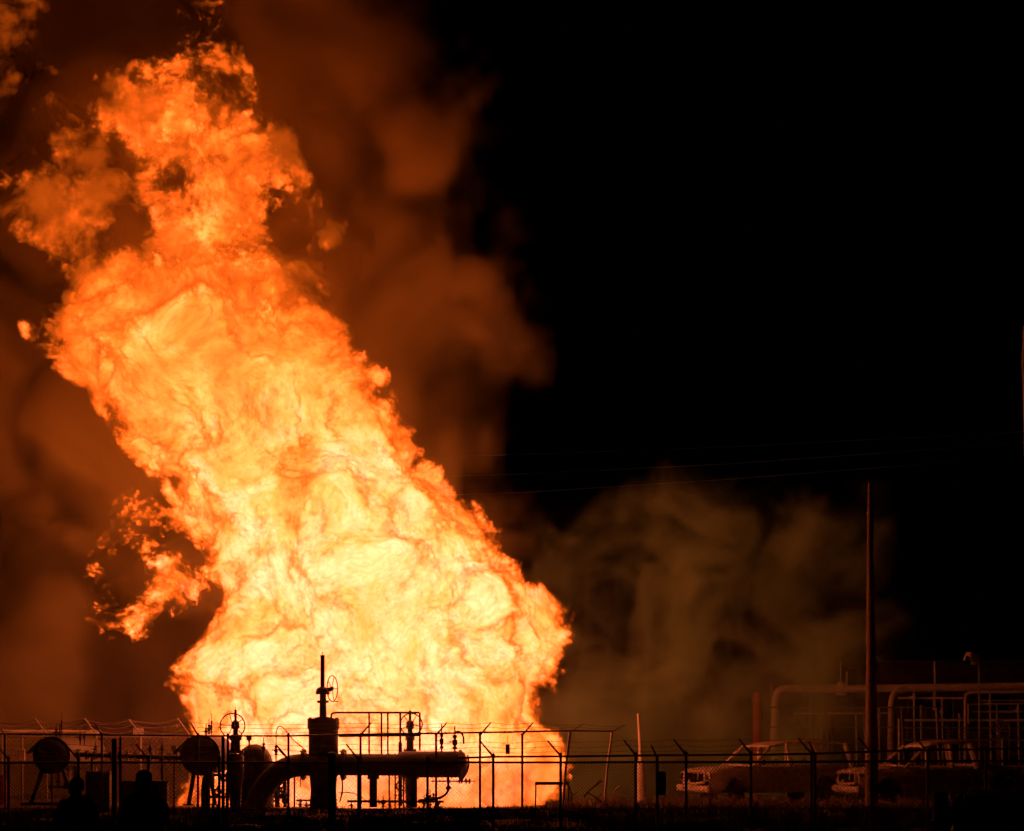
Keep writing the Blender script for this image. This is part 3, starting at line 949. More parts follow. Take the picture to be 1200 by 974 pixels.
for k in range(5): MB().tube([P(463, 892 + k * 10, DP + .05), P(473, 892 + k * 10, DP + .05)], M(.6, DP), 6).build('ladder_rung', MT['dark'], sp_)


def wheel_valve(px, wheel_y, Rpx, D, base_y, label, stem_top, mat, bodyw=8, wheel_dx=-3.5, spokes=5, rot=.4):
    t = empty('wheel_valve', (X(px, D), D, 0), label, 'valve')
    c = P(px, base_y, D)
    m = MB().lathe((c.x, D, -.05), (0, 0, 1), [(M(bodyw * 1.5, D), 0), (M(bodyw * 1.5, D), .06), (M(bodyw * .8, D), .1), (M(bodyw, D), Z(917, D)), (M(bodyw * 1.25, D), Z(900, D)), (M(bodyw * 1.2, D), Z(885, D)), (M(bodyw * .8, D), Z(881, D))], 18)
    m.build('valve_body', MT[mat], t)
    m = MB()
    flange(m, P(px, 881, D), (0, 0, 1), M(bodyw * 1.25, D), M(3.5, D), 10)
    m.lathe(P(px, 880, D), (0, 0, 1), [(M(bodyw * .75, D), 0), (M(bodyw * .7, D), M(12, D)), (M(bodyw * .95, D), M(13, D)), (M(bodyw * .95, D), M(17, D)), (M(3, D), M(20, D)), (M(3, D), M(25, D)), (M(5, D), M(27, D)), (M(4.5, D), M(34, D)), (M(1.6, D), M(36, D)), (M(1.6, D), M(880 - stem_top, D)), (M(.4, D), M(880 - stem_top + .5, D)), (M(.3, D), M(880 - stem_top + 4, D))], 14)
    m.build('bonnet', MT[mat], t)
    MB().tube([P(px, wheel_y, D), P(px + wheel_dx, wheel_y, D - .35)], M(1.6, D), 8).build('gear_shaft', MT[mat], t)
    handwheel(P(px + wheel_dx, wheel_y, D - .35), (.12, -1, .05), M(Rpx, D), M(.75, D), t, spokes, mat, rot)
    return t


wheel_valve(276, 850.5, 14.4, 73.4, 945, 'dark valve with five-spoke handwheel facing the camera, left of the elbow', 832, 'dark')
wheel_valve(480.5, 849, 12.8, 75.9, 940, 'hazy wheel valve standing behind the platform handrail', 833, 'pipe', bodyw=6, wheel_dx=1.5, rot=.9)


# round-ended vessels pointing at the camera
def vessel(px, py, rpx, D, back, label, legs, fittings, squash=1.0):
    t = empty('pressure_vessel', (X(px, D), D, 0), label, 'vessel')
    c = P(px, py, D); b = Vector(back)
    ax = (b - c).normalized(); L = (b - c).length; r = M(rpx, D)
    MB().lathe(c, ax, [(r * .96, .02), (r, .05), (r, L - .5), (r * .7, L - .15), (r * .2, L)], 32).build('shell', MT['pipe'], t)
    cl_ = MB()
    flange(cl_, c + ax * .02, ax, r * 1.07, .12, 20, .018)
    cl_.lathe(c - ax * .03, -ax, [(r * .9, 0), (r * .86, .05), (r * .6, .13), (r * .25, .18), (.01, .19)], 28)
    d = cl_.build('end_door', MT['dark'], t)
    MB().tube([c - ax * .2 + Vector((-r * .35, 0, .05)), c - ax * .24 + Vector((r * .35, 0, .05))], .03, 8).tube([c - ax * .1 + Vector((-r * .35, 0, .05)), c - ax * .24 + Vector((-r * .35, 0, .05))], .025, 6).tube([c - ax * .1 + Vector((r * .35, 0, .05)), c - ax * .24 + Vector((r * .35, 0, .05))], .025, 6).build('handle', MT['dark'], d)
    m = MB().tube([c + Vector((-r * 1.0, .1, r * .3)), c + Vector((-r * 1.35, -.1, r * .12))], .035, 6).tube([c + Vector((-r * .6, .1, r * .9)), c + Vector((-r * 1.35, -.1, r * .12))], .035, 6)
    m.build('davit', MT['dark'], t)
    for (x0, y0, x1, y1, w) in legs:
        MB().tube([P(x0, y0, D + .5), P(x1, y1, D + .5)], M(w, D), 8).box(P(x1, y1, D + .5), (M(w * 4, D), .35, .04)).build('leg', MT['dark'], t)
    for fx, fy, h, w in fittings:
        small_valve_stack(MB(), P(fx, fy, D + .9), M(h, D), D, w).build('top_fitting', MT['pipe'], t)
    return t


v1 = vessel(60.5, 885, 20.5, 72.5, P(108, 882, 82), 'big round-ended vessel on splayed legs at far left', [(50, 902, 37, 941, 2.6), (74, 902, 86, 941, 2.4), (89, 898, 87, 941, 2.2)], [(66, 866, 18, 2.2), (70, 866, 18, 1.6), (72.5, 866, 33, 1.2), (94, 870, 14, 2.2), (99, 870, 14, 1.8)])
MB().box(P(58, 942, 72.8), (M(60, 78), .5, .07), bev=.01).build('skid_beam', MT['dark'], v1, smooth=False)
m = MB().tube([P(61, 905, 73.1), P(61, 940, 73.1)], M(1.2, 78), 8).tube([P(69, 903, 73.1), P(69, 925, 73.1)], M(1.5, 78), 8).tube([P(57, 922, 73.1), P(76.2, 922, 73.1)], M(1.4, 78), 8)
for px, py in ((69, 915), (60, 922), (76, 922)): m.lathe(P(px, py + 3, 73.1), (0, 0, 1), [(M(3, 78), 0), (M(3, 78), M(3, 78)), (M(1, 78), M(3.4, 78)), (M(1, 78), M(8, 78))], 8)
m.build('drain_pipe', MT['dark'], v1)
v2 = vessel(235, 885, 22.5, 74.0, P(258, 884, 76.4), 'second round-ended vessel, dome-shaped against the flames', [(228, 902, 221, 943, 2.6), (246, 902, 252, 943, 2.4)], [(241.5, 864, 16, 2.2), (245, 864, 22, 2.0), (247.8, 864, 28, 1.5)])
MB().tube(smooth_path([P(262, 897, 75.2), P(250, 898, 75.2), P(244, 906, 75.2), P(241, 920, 75.2), P(241, 948, 75.2)], 2), M(5.5, 75.2), 14).build('down_pipe', MT['dark'], v2)
# flanged header pipe between the vessels
hp = empty('header_pipe', (X(165, 74.4), 74.4, 0), 'thin flanged pipe running between the two round vessels', 'pipe')
MB().tube([P(84, 884, 73.9), P(212, 888, 75.0)], M(2.9, 80), 12).build('pipe', MT['dark'], hp)
for k in range(13):
    t_ = k / 12
    m = MB(); flange(m, P(92 + 116 * t_, 884.3 + 3.4 * t_, 73.95 + 1.1 * t_), (1, 0, .0), M(5.2 if k % 3 else 6.5, 80), M(1.6, 80), 6, .014)
    m.build('flange', MT['dark'], hp)
for px in (112, 176, 190):
    small_valve_stack(MB(), P(px, 885, 74.4), M(15, 80), 80, 2.2).build('valve', MT['dark'], hp)
for px in (108, 190): MB().tube([P(px, 887, 74.6), (X(px, 74.6), 74.6, -.05)], M(1.7, 80), 8).build('support', MT['dark'], hp)
# hump-backed elbow behind the wheel valve
e_ = empty('pipe_elbow', (X(300, 76.0), 76.0, 0), 'hazy hump-backed pipe elbow behind the handwheel valve', 'pipe')
MB().tube(smooth_path([P(288, 950, 75.6), P(288, 905, 75.6), P(290, 890, 75.6), P(298, 883, 75.6), P(306, 889, 75.6), P(308, 900, 75.6), P(308, 950, 75.6)], 2), M(13, 75.6), 18).build('elbow', MT['dark'], e_)
for px in (308, 288): flange(MB(), P(px, 912, 75.6), (0, 0, 1), M(15, 75.6), M(4, 75.6), 12).build('flange', MT['dark'], e_)
# instrument manifold under the swan neck
im_ = empty('valve_manifold', (X(326, 76.2), 76.2, 0), 'cluster of small flanged valves seen under the swan-neck pipe', 'manifold')
for px, py, r_ in ((329, 920, 5.2), (321, 926, 4.6), (330, 931, 5.4), (320, 936, 4.2), (334, 938, 4.0)):
    m = MB().torus(P(px, py, 76.2), (0, 1, 0), M(r_ * .72, 76.2), M(r_ * .3, 76.2), 18, 6).tube([P(px, py, 76.2), P(px, py - r_ * 1.3, 76.2)], M(1.2, 76.2), 6)
    m.build('valve', MT['dark'], im_)
MB().tube([P(325, 912, 76.2), P(325, 946, 76.2)], M(3, 76.2), 8).tube([P(314, 932, 76.2), P(338, 932, 76.2)], M(2, 76.2), 8).tube([P(334, 914, 76.2), P(334, 946, 76.2)], M(2.2, 76.2), 8).build('frame', MT['dark'], im_)
im2 = empty('valve_manifold', (X(255, 76.2), 76.2, 0), 'tangle of small valves and pipes below the handwheel valve', 'manifold')
for px, py, r_ in ((247, 918, 4.2), (262, 912, 4.5), (255, 928, 4.8), (268, 931, 4.2), (296, 920, 4.6), (284, 925, 4.2)):
    MB().torus(P(px, py, 76.2), (0, 1, 0), M(r_ * .72, 76.2), M(r_ * .3, 76.2), 18, 6).tube([P(px, py, 76.2), P(px, py - r_ * 1.5, 76.2)], M(1.1, 76.2), 6).build('valve', MT['dark'], im2)
MB().tube([P(240, 908, 76.2), P(302, 909, 76.2)], M(1.6, 76.2), 8).tube([P(240, 934, 76.2), P(302, 934, 76.2)], M(1.8, 76.2), 8).build('header', MT['dark'], im2)
for px in (250, 266, 288, 298): MB().tube([P(px, 905, 76.2), P(px, 947, 76.2)], M(1.5, 76.2), 8).build('leg', MT['dark'], im2)
# little ground valves
g_ = empty('ground_valve', (X(357, 76.2), 76.2, 0), 'low valves with short levers near the ground beneath the pipe', 'valve')
m = MB()
for px, h in ((352, 12), (359, 9), (364, 7)): small_valve_stack(m, (X(px, 76.2), 76.2, 0), M(h, 76.2), 76.2, 2.6)
m.build('body', MT['dark'], g_)
MB().tube([P(347, 938, 76.2), P(367, 938, 76.2)], M(1.2, 76.2), 8).build('pipe', MT['dark'], g_)


# row of drain valves under the launcher barrel
dv = empty('valve_manifold', (X(470, 75.6), 75.6, 0), 'row of small drain valves under the launcher barrel', 'manifold')
for px, h, w in ((412, 9, 2.2), (449, 16, 2.4), (457, 12, 2.0), (478, 20, 2.8), (497, 17, 2.6), (504, 24, 2.2), (513, 14, 2.6)):
    small_valve_stack(MB(), (X(px, 75.6), 75.6, 0), M(h, 75.6), 75.6, w).build('valve', MT['dark'], dv)
MB().tube([P(407, 939, 75.7), P(520, 939.5, 75.7)], M(1.5, 75.6), 8).build('header', MT['dark'], dv)
MB().tube(smooth_path([P(470, 913, 75.7), P(462, 922, 75.7), P(470, 927, 75.7), P(482, 926, 75.7), P(486, 934, 75.7)], 2), M(1.0, 75.6), 6).build('branch_pipe', MT['dark'], dv)
# slim instrument stands among the vessels
for k, (px, top, lab) in enumerate(((204, 874, 'slim instrument stand with a round gauge between cabinet and second vessel'), (292, 862, 'slim instrument stand with a round gauge beside the handwheel valve'), (345, 893, 'short gauge stand under the swan-neck pipe'))):
    D_ = 75.3 if k < 2 else 75.8
    g2 = empty('gauge_stand', (X(px, D_), D_, 0), lab, 'gauge')
    MB().tube([(X(px, D_), D_, -.05), P(px, top + 6, D_)], M(1.1, D_), 8).build('stem', MT['dark'], g2)
    MB().lathe(P(px, top + 3, D_ + .04), (0, -1, 0), [(M(3.2, D_), 0), (M(3.4, D_), .02), (M(3.4, D_), .07), (M(2.6, D_), .075)], 18).build('gauge', MT['galv'], g2)
    MB().tube([P(px, top + 16, D_), P(px + 7, top + 17, D_), P(px + 7, top + 30, D_)], M(.7, D_), 6).build('impulse_line', MT['dark'], g2)

# cabinets
def cabinet(x0, x1, y0, D, label):
    c = empty('electrical_cabinet', (X((x0 + x1) / 2, D), D, 0), label, 'cabinet')
    w, h = M(x1 - x0, D), Z(y0, D)
    cx_ = X((x0 + x1) / 2, D)
    MB().box((cx_, D, h / 2 + .03), (w, .5, h - .06), bev=.012).build('body', MT['cabinet'], c, smooth=False)
    dr = MB().box((cx_, D - .262, h / 2 + .03), (w * .88, .024, (h - .06) * .86), bev=.008).build('door', MT['cabinet'], c, smooth=False)
    MB().box((cx_ + w * .33, D - .285, h * .52), (.03, .03, .14), bev=.006).build('handle', MT['dark'], dr, smooth=False)
    MB().box((cx_, D, h + .012), (w * 1.05, .56, .03)).build('top_plate', MT['cabinet'], c, smooth=False)
    MB().box((cx_, D, .02), (w * .95, .46, .05)).build('plinth', MT['dark'], c, smooth=False)


cabinet(102, 130, 905, 73.4, 'tall narrow dark cabinet behind the thick fence post')
cabinet(143, 197, 916, 72.8, 'wide low dark cabinet right of the thick fence post')

# table in the flames
tb = empty('work_table', (X(647, 76.6), 76.6, 0), 'spindly table standing against the right edge of the fire', 'table')
MB().box(P(647, 918, 76.6), (M(40, 76.6), .7, M(3.4, 76.6)), bev=.01).build('top', MT['soot'], tb, smooth=False)
for dx in (-19, 19):
    for dy in (-.3, .3): MB().tube([(X(647 + dx, 76.6), 76.6 + dy, Z(919, 76.6)), (X(647 + dx * 1.03, 76.6), 76.6 + dy, -.05)], M(.9, 76.6), 6).build('leg', MT['soot'], tb)

# lit marker post with a fat ribbed foot
mp = empty('vent_post', (X(750, 85), 85, 0), 'slim lit vent post with ribbed wider foot beside the near fence', 'post')
MB().lathe((X(751, 85), 85, -.05), (0, 0, 1), [(M(6.3, 85), 0), (M(6.2, 85), .2), (M(5.2, 85), Z(905, 85)), (M(4.6, 85), Z(893, 85)), (M(3, 85), Z(890, 85))], 16).build('foot', MT['cream'], mp)
MB().tube([P(751, 892, 85), P(749.5, 860, 85), P(748, 838, 85)], [M(2.6, 85), M(1.9, 85), M(1.5, 85)], 12).build('mast', MT['cream'], mp)
for k in range(11): MB().torus((X(751, 85), 85, Z(938 - k * 4.2, 85)), (0, 0, 1), M(6.0 - k * .1, 85), M(.7, 85), 16, 5).build('rib', MT['cream'], mp)
MB().lathe(P(748, 839, 85), (0, 0, 1), [(M(2, 85), 0), (M(2, 85), M(2, 85)), (M(.4, 85), M(3, 85))], 10).build('cap', MT['cream'], mp)

# charred branches and scrap by the bent fence
for k, (label, pts) in enumerate((('charred bent branch leaning beside the bent fence posts', [(706, 915), (697, 921), (690, 927), (684, 934)]), ('long scorched bar lying beneath the bent fence posts', [(688, 928), (700, 936), (712, 944)]), ('curled scrap metal strip standing in the lit weeds', [(718, 929), (721, 925), (725, 921), (723, 919)]), ('twisted burnt cable beside the table in the fire', [(666, 920), (671, 932), (668, 940), (676, 945)]))):
    o = MB().tube(smooth_path([P(x, y, 76.8 + k * .4) for x, y in pts], 2), [.05] + [.035] * 50 if False else .03, 6)
    a_, b_ = pts[0], pts[-1]
    o.tube([P(*pts[1], 76.8 + k * .4), P(pts[1][0] + 6, pts[1][1] - 7 + k, 76.5 + k * .4)], .015, 5)
    ob_ = o.build(('branch', 'metal_bar', 'scrap_strip', 'burnt_cable')[k], MT['soot'] if k != 2 else MT['cream'])
    tag(ob_, label, ('branch', 'bar', 'scrap', 'cable')[k])

# lit things at the far left
lp = empty('lit_pipe', (X(40, 88), 88, 0), 'long level lit pipe behind the big round vessel', 'pipe')
MB().tube([P(-60, 858, 88), P(118, 858.5, 88)], M(3.0, 88), 12).build('pipe', MT['cream'], lp)
for px in (-30, 26, 82): MB().tube([P(px, 860, 88), (X(px, 88), 88, -.05)], M(1.6, 88), 8).build('support', MT['galv'], lp)
bx_ = empty('junction_box', (X(25.5, 82), 82, 0), 'small pale box on a post left of the round vessel', 'box')
MB().box(P(25.5, 884.5, 82), (M(7.5, 82), .16, M(13, 82)), bev=.01).build('body', MT['cream'], bx_, smooth=False)
MB().tube([P(25.5, 886, 82.12), (X(25.5, 82), 82.12, -.05)], M(1.0, 82), 8).build('post', MT['galv'], bx_)
dr_ = empty('gas_cylinder', (X(2.5, 80), 80, 0), 'short reddish cylinder at the left edge of the picture', 'cylinder')
MB().lathe((X(2.5, 80), 80, 0), (0, 0, 1), [(M(6, 80), 0), (M(6, 80), Z(918, 80)), (M(4.5, 80), Z(914, 80)), (M(1.6, 80), Z(912, 80))], 16).build('body', MT['red'], dr_)
MB().lathe((X(2.5, 80), 80, Z(912.5, 80)), (0, 0, 1), [(M(1.5, 80), 0), (M(2.2, 80), .03), (M(2.2, 80), .1), (M(.8, 80), .12)], 10).build('valve', MT['galv'], dr_)
# shed with louvres
sh = empty('metal_shed', (X(176, 90), 90, 0), 'dark sheet-metal shed with pale louvred vent left of the fire', 'shed')
w_ = M(74, 90); h_ = Z(852, 90)
MB().box((X(152, 90), 90, h_ / 2), (w_, 2.4, h_)).build('wall', MT['wall'], sh, smooth=False)
MB().box((X(152, 90), 90, h_ + .12), (w_ * 1.06, 2.7, .1), tilt=.03).box((X(152, 90), 90, h_ + .03), (w_ * 1.03, 2.5, .06)).build('roof', MT['wall'], sh, smooth=False)
vt = MB().box((X(168, 90), 88.77, Z(858, 90)), (M(12, 90), .05, M(10, 90))).build('vent', MT['cream'], sh, smooth=False)
for k in range(4): MB().box((X(168, 90), 88.73, Z(862 - k * 2.6, 90)), (M(11, 90), .04, M(.9, 90))).build('louvre', MT['cream'], vt, smooth=False)

# ------------------------------------------------------------------ right background: pipe rack, building, floodlight
DB = 93.0
rk = empty('pipe_rack', (X(1050, DB), DB, 0), 'overhead pipe rack with big level pipe and drops behind the vehicles', 'pipe rack')
MB().tube(smooth_path([P(908, 905, DB), P(908, 830, DB), P(909, 815, DB), P(914, 808, DB), P(926, 807, DB)], 2) + [P(1000, 807, DB), P(1230, 804, DB)], M(4.6, DB), 16).build('main_pipe', MT['cream'], rk)
MB().tube(smooth_path([P(1043, 900, DB - .2), P(1044, 830, DB - .2), P(1045, 818, DB - .2), P(1049, 811, DB - .2), P(1060, 808, DB - .1)], 2), M(3.6, DB), 14).build('drop_pipe', MT['cream'], rk)
MB().tube(smooth_path([P(1131, 905, DB - .6), P(1131, 820, DB - .6), P(1132, 813, DB - .6), P(1140, 811, DB - .6), P(1160, 811, DB - .6)], 2) + [P(1230, 810, DB - .6)], M(1.9, DB), 12).build('drop_pipe', MT['cream'], rk)
MB().tube(smooth_path([P(1085, 822, DB + 1), P(1100, 816, DB + 1), P(1110, 822, DB + 1), P(1113, 840, DB + 1), P(1113, 905, DB + 1)], 2), M(4.2, DB), 12).build('drop_pipe', MT['pipe'], rk)
for px in (945, 953, 976, 1065, 1118, 1185):
    MB().tube([P(px, 809, DB + .5), (X(px, DB), DB + .5, -.05)], M(1.7, DB), 8).build('column', MT['pipe'], rk)
MB().tube([P(900, 829, DB - 1), P(1097, 829, DB - 1)], M(.9, DB), 8).build('handrail', MT['galv'], rk)
MB().tube([P(900, 852, DB - 1), P(1230, 853, DB - 1)], M(.8, DB), 8).build('handrail', MT['galv'], rk)
MB().tube([P(1135, 848, DB - 1), P(1134.5, 825.5, DB - 1), P(1230, 824, DB - 1)], M(1.1, DB), 8).build('handrail', MT['cream'], rk)
for px in (925, 968, 1012, 1056, 1097):
    MB().tube([P(px, 829, DB - 1), (X(px, DB), DB - 1, -.05)], M(1.0 if px != 1097 else 1.5, DB), 8).build('rail_post', MT['galv'], rk)
# vents standing on the rack pipe
vn = MB().tube([P(985, 806, DB), P(985, 775, DB)], M(.9, DB), 8).tube([P(992, 806, DB - .1), P(992.5, 787, DB - .1)], M(1.2, DB), 8).lathe(P(985.5, 815, DB), (0, 0, 1), [(M(3, DB), 0), (M(6.5, DB), M(1, DB)), (M(6, DB), M(5, DB)), (M(3, DB), M(7, DB)), (M(5.6, DB), M(9, DB)), (M(5, DB), M(14, DB)), (M(1.5, DB), M(17, DB))], 14)
vn.build('vent_stack', MT['cream'], rk)
MB().tube([P(1095, 832, DB), P(1095.5, 800, DB), P(1095, 775, DB)], [M(2.2, DB), M(1.1, DB), M(.9, DB)], 8).build('vent_stack', MT['cream'], rk)
MB().tube([P(903.5, 868, DB), P(905, 830, DB), P(903.5, 799, DB)], [M(1.2, DB), M(1.0, DB), M(.6, DB)], 8).build('vent_stack', MT['cream'], rk)
MB().lathe(P(1080, 838, DB + .5), (1, 0, 0), [(M(3, DB), 0), (M(8, DB), M(4, DB)), (M(8, DB), M(22, DB)), (M(3, DB), M(26, DB))], 16).build('expansion_drum', MT['pipe'], rk)
for y, x0_, x1_, w in ((818, 1052, 1128, 1.3), (836, 930, 1040, 1.2), (844, 1060, 1230, 1.5), (834, 1140, 1230, 1.1), (821, 1150, 1230, .9)):
    MB().tube([P(x0_, y, DB - .3), P(x1_, y, DB - .3)], M(w, DB), 8).build('branch_pipe', MT['cream'], rk)
for px, y0_ in ((1071, 818), (1079, 826), (1104, 818), (1124, 836), (1160, 811), (1168, 824), (1193, 824), (962, 836), (1003, 836), (1030, 829)):
    MB().tube([P(px, y0_, DB - .3), (X(px, DB), DB - .3, -.05)], M(1.1, DB), 8).build('riser', MT['cream'], rk)
for px, py in ((1071, 822), (1104, 840), (1160, 830), (1193, 838), (1030, 845), (962, 850)):
    small_valve_stack(MB(), P(px, py, DB - .45), M(13, DB), DB, 2.6).build('valve', MT['cream'], rk)
# red post
rp_ = empty('red_post', (X(888, 91), 91, 0), 'thick red painted post standing in the smoke', 'post')
MB().lathe((X(888, 91), 91, -.05), (0, 0, 1), [(M(5.6, 91), 0), (M(5.6, 91), Z(812, 91)), (M(4.4, 91), Z(809.5, 91)), (M(1, 91), Z(808.5, 91))], 18).build('shaft', MT['red'], rp_)
MB().lathe((X(888, 91), 91, 0), (0, 0, 1), [(M(9, 91), 0), (M(9, 91), .05), (M(6, 91), .06)], 18).build('base_plate', MT['red'], rp_)
# floodlight
fl = empty('floodlight_mast', (X(1147.5, 91), 91, 0), 'unlit square floodlight on a thin mast above the pipe rack', 'floodlight')
MB().tube([(X(1148, 91), 91, -.05), P(1147.5, 822, 91), P(1147, 768.5, 91), P(1141, 767, 91)], M(1.2, 91), 8).build('mast', MT['galv'], fl)
hd = MB().box(P(1138, 771.5, 90.9), (M(13, 91), .35, M(11, 91)), rot=.5, tilt=.45, bev=.03).build('lamp_head', MT['cream'], fl, smooth=False)
MB().box(P(1134.5, 774, 90.65), (M(8, 91), .03, M(8, 91)), rot=.5, tilt=.45).build('lens', MT['glass'], hd, smooth=False)
# wheel valve by the fence
wv = empty('wheel_valve', (X(1172, 89.5), 89.5, 0), 'large handwheel valve behind the fence at the right edge', 'valve')
handwheel(P(1172, 856, 89.1), (.1, -1, 0), M(11.5, 89.5), M(.6, 89.5), wv, 6, 'galv')
MB().lathe((X(1172, 89.5), 89.5, -.05), (0, 0, 1), [(M(7, 89.5), 0), (M(7, 89.5), .08), (M(4, 89.5), .1), (M(4, 89.5), Z(880, 89.5)), (M(6, 89.5), Z(876, 89.5)), (M(5, 89.5), Z(862, 89.5)), (M(2, 89.5), Z(858, 89.5)), (M(1.5, 89.5), Z(846, 89.5))], 14).build('valve_body', MT['pipe'], wv)
MB().tube([P(1172, 856, 89.5), P(1172, 856, 89.1)], .05, 8).build('gear_shaft', MT['galv'], wv)
# dark building
DU = 122.0
bd = empty('industrial_building', (X(1180, DU), DU, 0), 'long dark low building beyond the pipe rack', 'building')
x0, x1, hb = X(1030, DU), X(1420, DU), Z(779, DU)
MB().box(((x0 + x1) / 2, DU + 4, hb / 2), (x1 - x0, 8, hb)).build('wall', MT['wall'], bd, smooth=False)
rf_ = MB().box(((x0 + x1) / 2, DU + 4, hb + .1), (x1 - x0 + .8, 8.8, .18)).build('roof', MT['wall'], bd, smooth=False)
MB().lathe((X(1033, DU), DU + .3, hb + .19), (0, 0, 1), [(.14, 0), (.14, .08), (.35, .1), (.3, .2), (.02, .26)], 12).build('roof_vent', MT['galv'], rf_)
for k in range(14):
    MB().box((x0 + .6 + k * 1.12, DU - .04, hb / 2), (.07, .07, hb - .1)).build('wall_rib', MT['wall'], bd, smooth=False)
for k in range(4):
    w = MB().box((x0 + 2.3 + k * 3.4, DU - .03, hb * .68), (1.3, .06, .9)).build('window', MT['dark'], bd, smooth=False)
    MB().box((x0 + 2.3 + k * 3.4, DU - .07, hb * .68), (1.14, .03, .74)).build('pane', MT['glass'], w, smooth=False)

# ------------------------------------------------------------------ poles and wires
DO = 74.0
up_ = empty('utility_pole', (X(1021.5, DO), DO, 0), 'tall bare wooden utility pole with one side lit by the fire', 'utility pole')
pth = [(X(1021.5, DO), DO, -.3), tuple(P(1021.5, 860, DO)), tuple(P(1021, 760, DO)), tuple(P(1019.8, 650, DO)), tuple(P(1019.5, 566, DO))]
MB().tube(pth, [M(7.6, DO), M(6.9, DO), M(5.2, DO), M(3.4, DO), M(2.4, DO)], 18).build('shaft', MT['wood'], up_)
for k in range(13):
    y = 575 + k * 26
    px = 1019.5 + (y - 566) / 360 * 2
    MB().tube([P(px - (2.6 + (y - 566) / 360 * 4) + R.uniform(0, 2), y, DO - .15), P(px - (2.9 + (y - 566) / 360 * 4), y - 1, DO - .2)], M(.6, DO), 5).build('step_bolt', MT['galv'], up_)
MB().tube([P(1014.5, 940, DO - .02), P(1015.5, 800, DO - .02), P(1017, 600, DO - .02)], M(.5, DO), 5).build('ground_wire', MT['galv'], up_)
MB().lathe(P(1019.5, 602, DO - .05), (0, 0, 1), [(M(3.9, DO), 0), (M(3.9, DO), M(2, DO))], 12).build('band', MT['galv'], up_)
# pole just outside the right edge, only its leaning upper part reaches into the picture
ep = empty('utility_pole', (X(1214, 70), 70, 0), 'sliver of a lit pole at the right edge high above the trucks', 'utility pole')
MB().tube([(X(1214, 70), 70, -.3), P(1212, 860, 70), P(1203.5, 470, 70), P(1201.5, 425, 70), P(1202.5, 382, 70)], [M(6, 70), M(5.5, 70), M(4.6, 70), M(4.4, 70), M(3.4, 70)], 14).build('shaft', MT['wood'], ep)
MB().lathe(P(1202.5, 382, 70), (0, 0, 1), [(M(3.5, 70), 0), (M(2, 70), .05), (.02, .09)], 12).build('cap', MT['galv'], ep)
for (ya, yb, yc, label, dd) in ((533, 524, 506, 'topmost of the thin power lines crossing the dark sky', 118), (556, 544, 519, 'middle power line crossing the dark sky', 118.6), (578, 562, 535, 'lowest power line crossing the sky above the drifting smoke', 119.2)):
    pts = []
    for k in range(41):
        t = k / 40
        px = 300 + 1100 * t
        y = np.interp(px, [300, 600, 850, 1200, 1400], [ya + 8, ya, yb, yc, yc - 14])
        pts.append(P(px, float(y) , dd))
    tag(MB().tube(pts, .016, 5, cap=False).build('power_line', MT['galv']), label, 'wire', 'power lines')


# ------------------------------------------------------------------ vehicles
def loft_side(outline, halfw, n=1):
    """closed side outline (x, z) swept across the car; halfw(x, z) gives the half width there"""
    m = MB()
    k = len(outline)
    L_ = [(x, halfw(x, z), z) for x, z in outline]
    Rr = [(x, -halfw(x, z), z) for x, z in outline]
    return L_, Rr


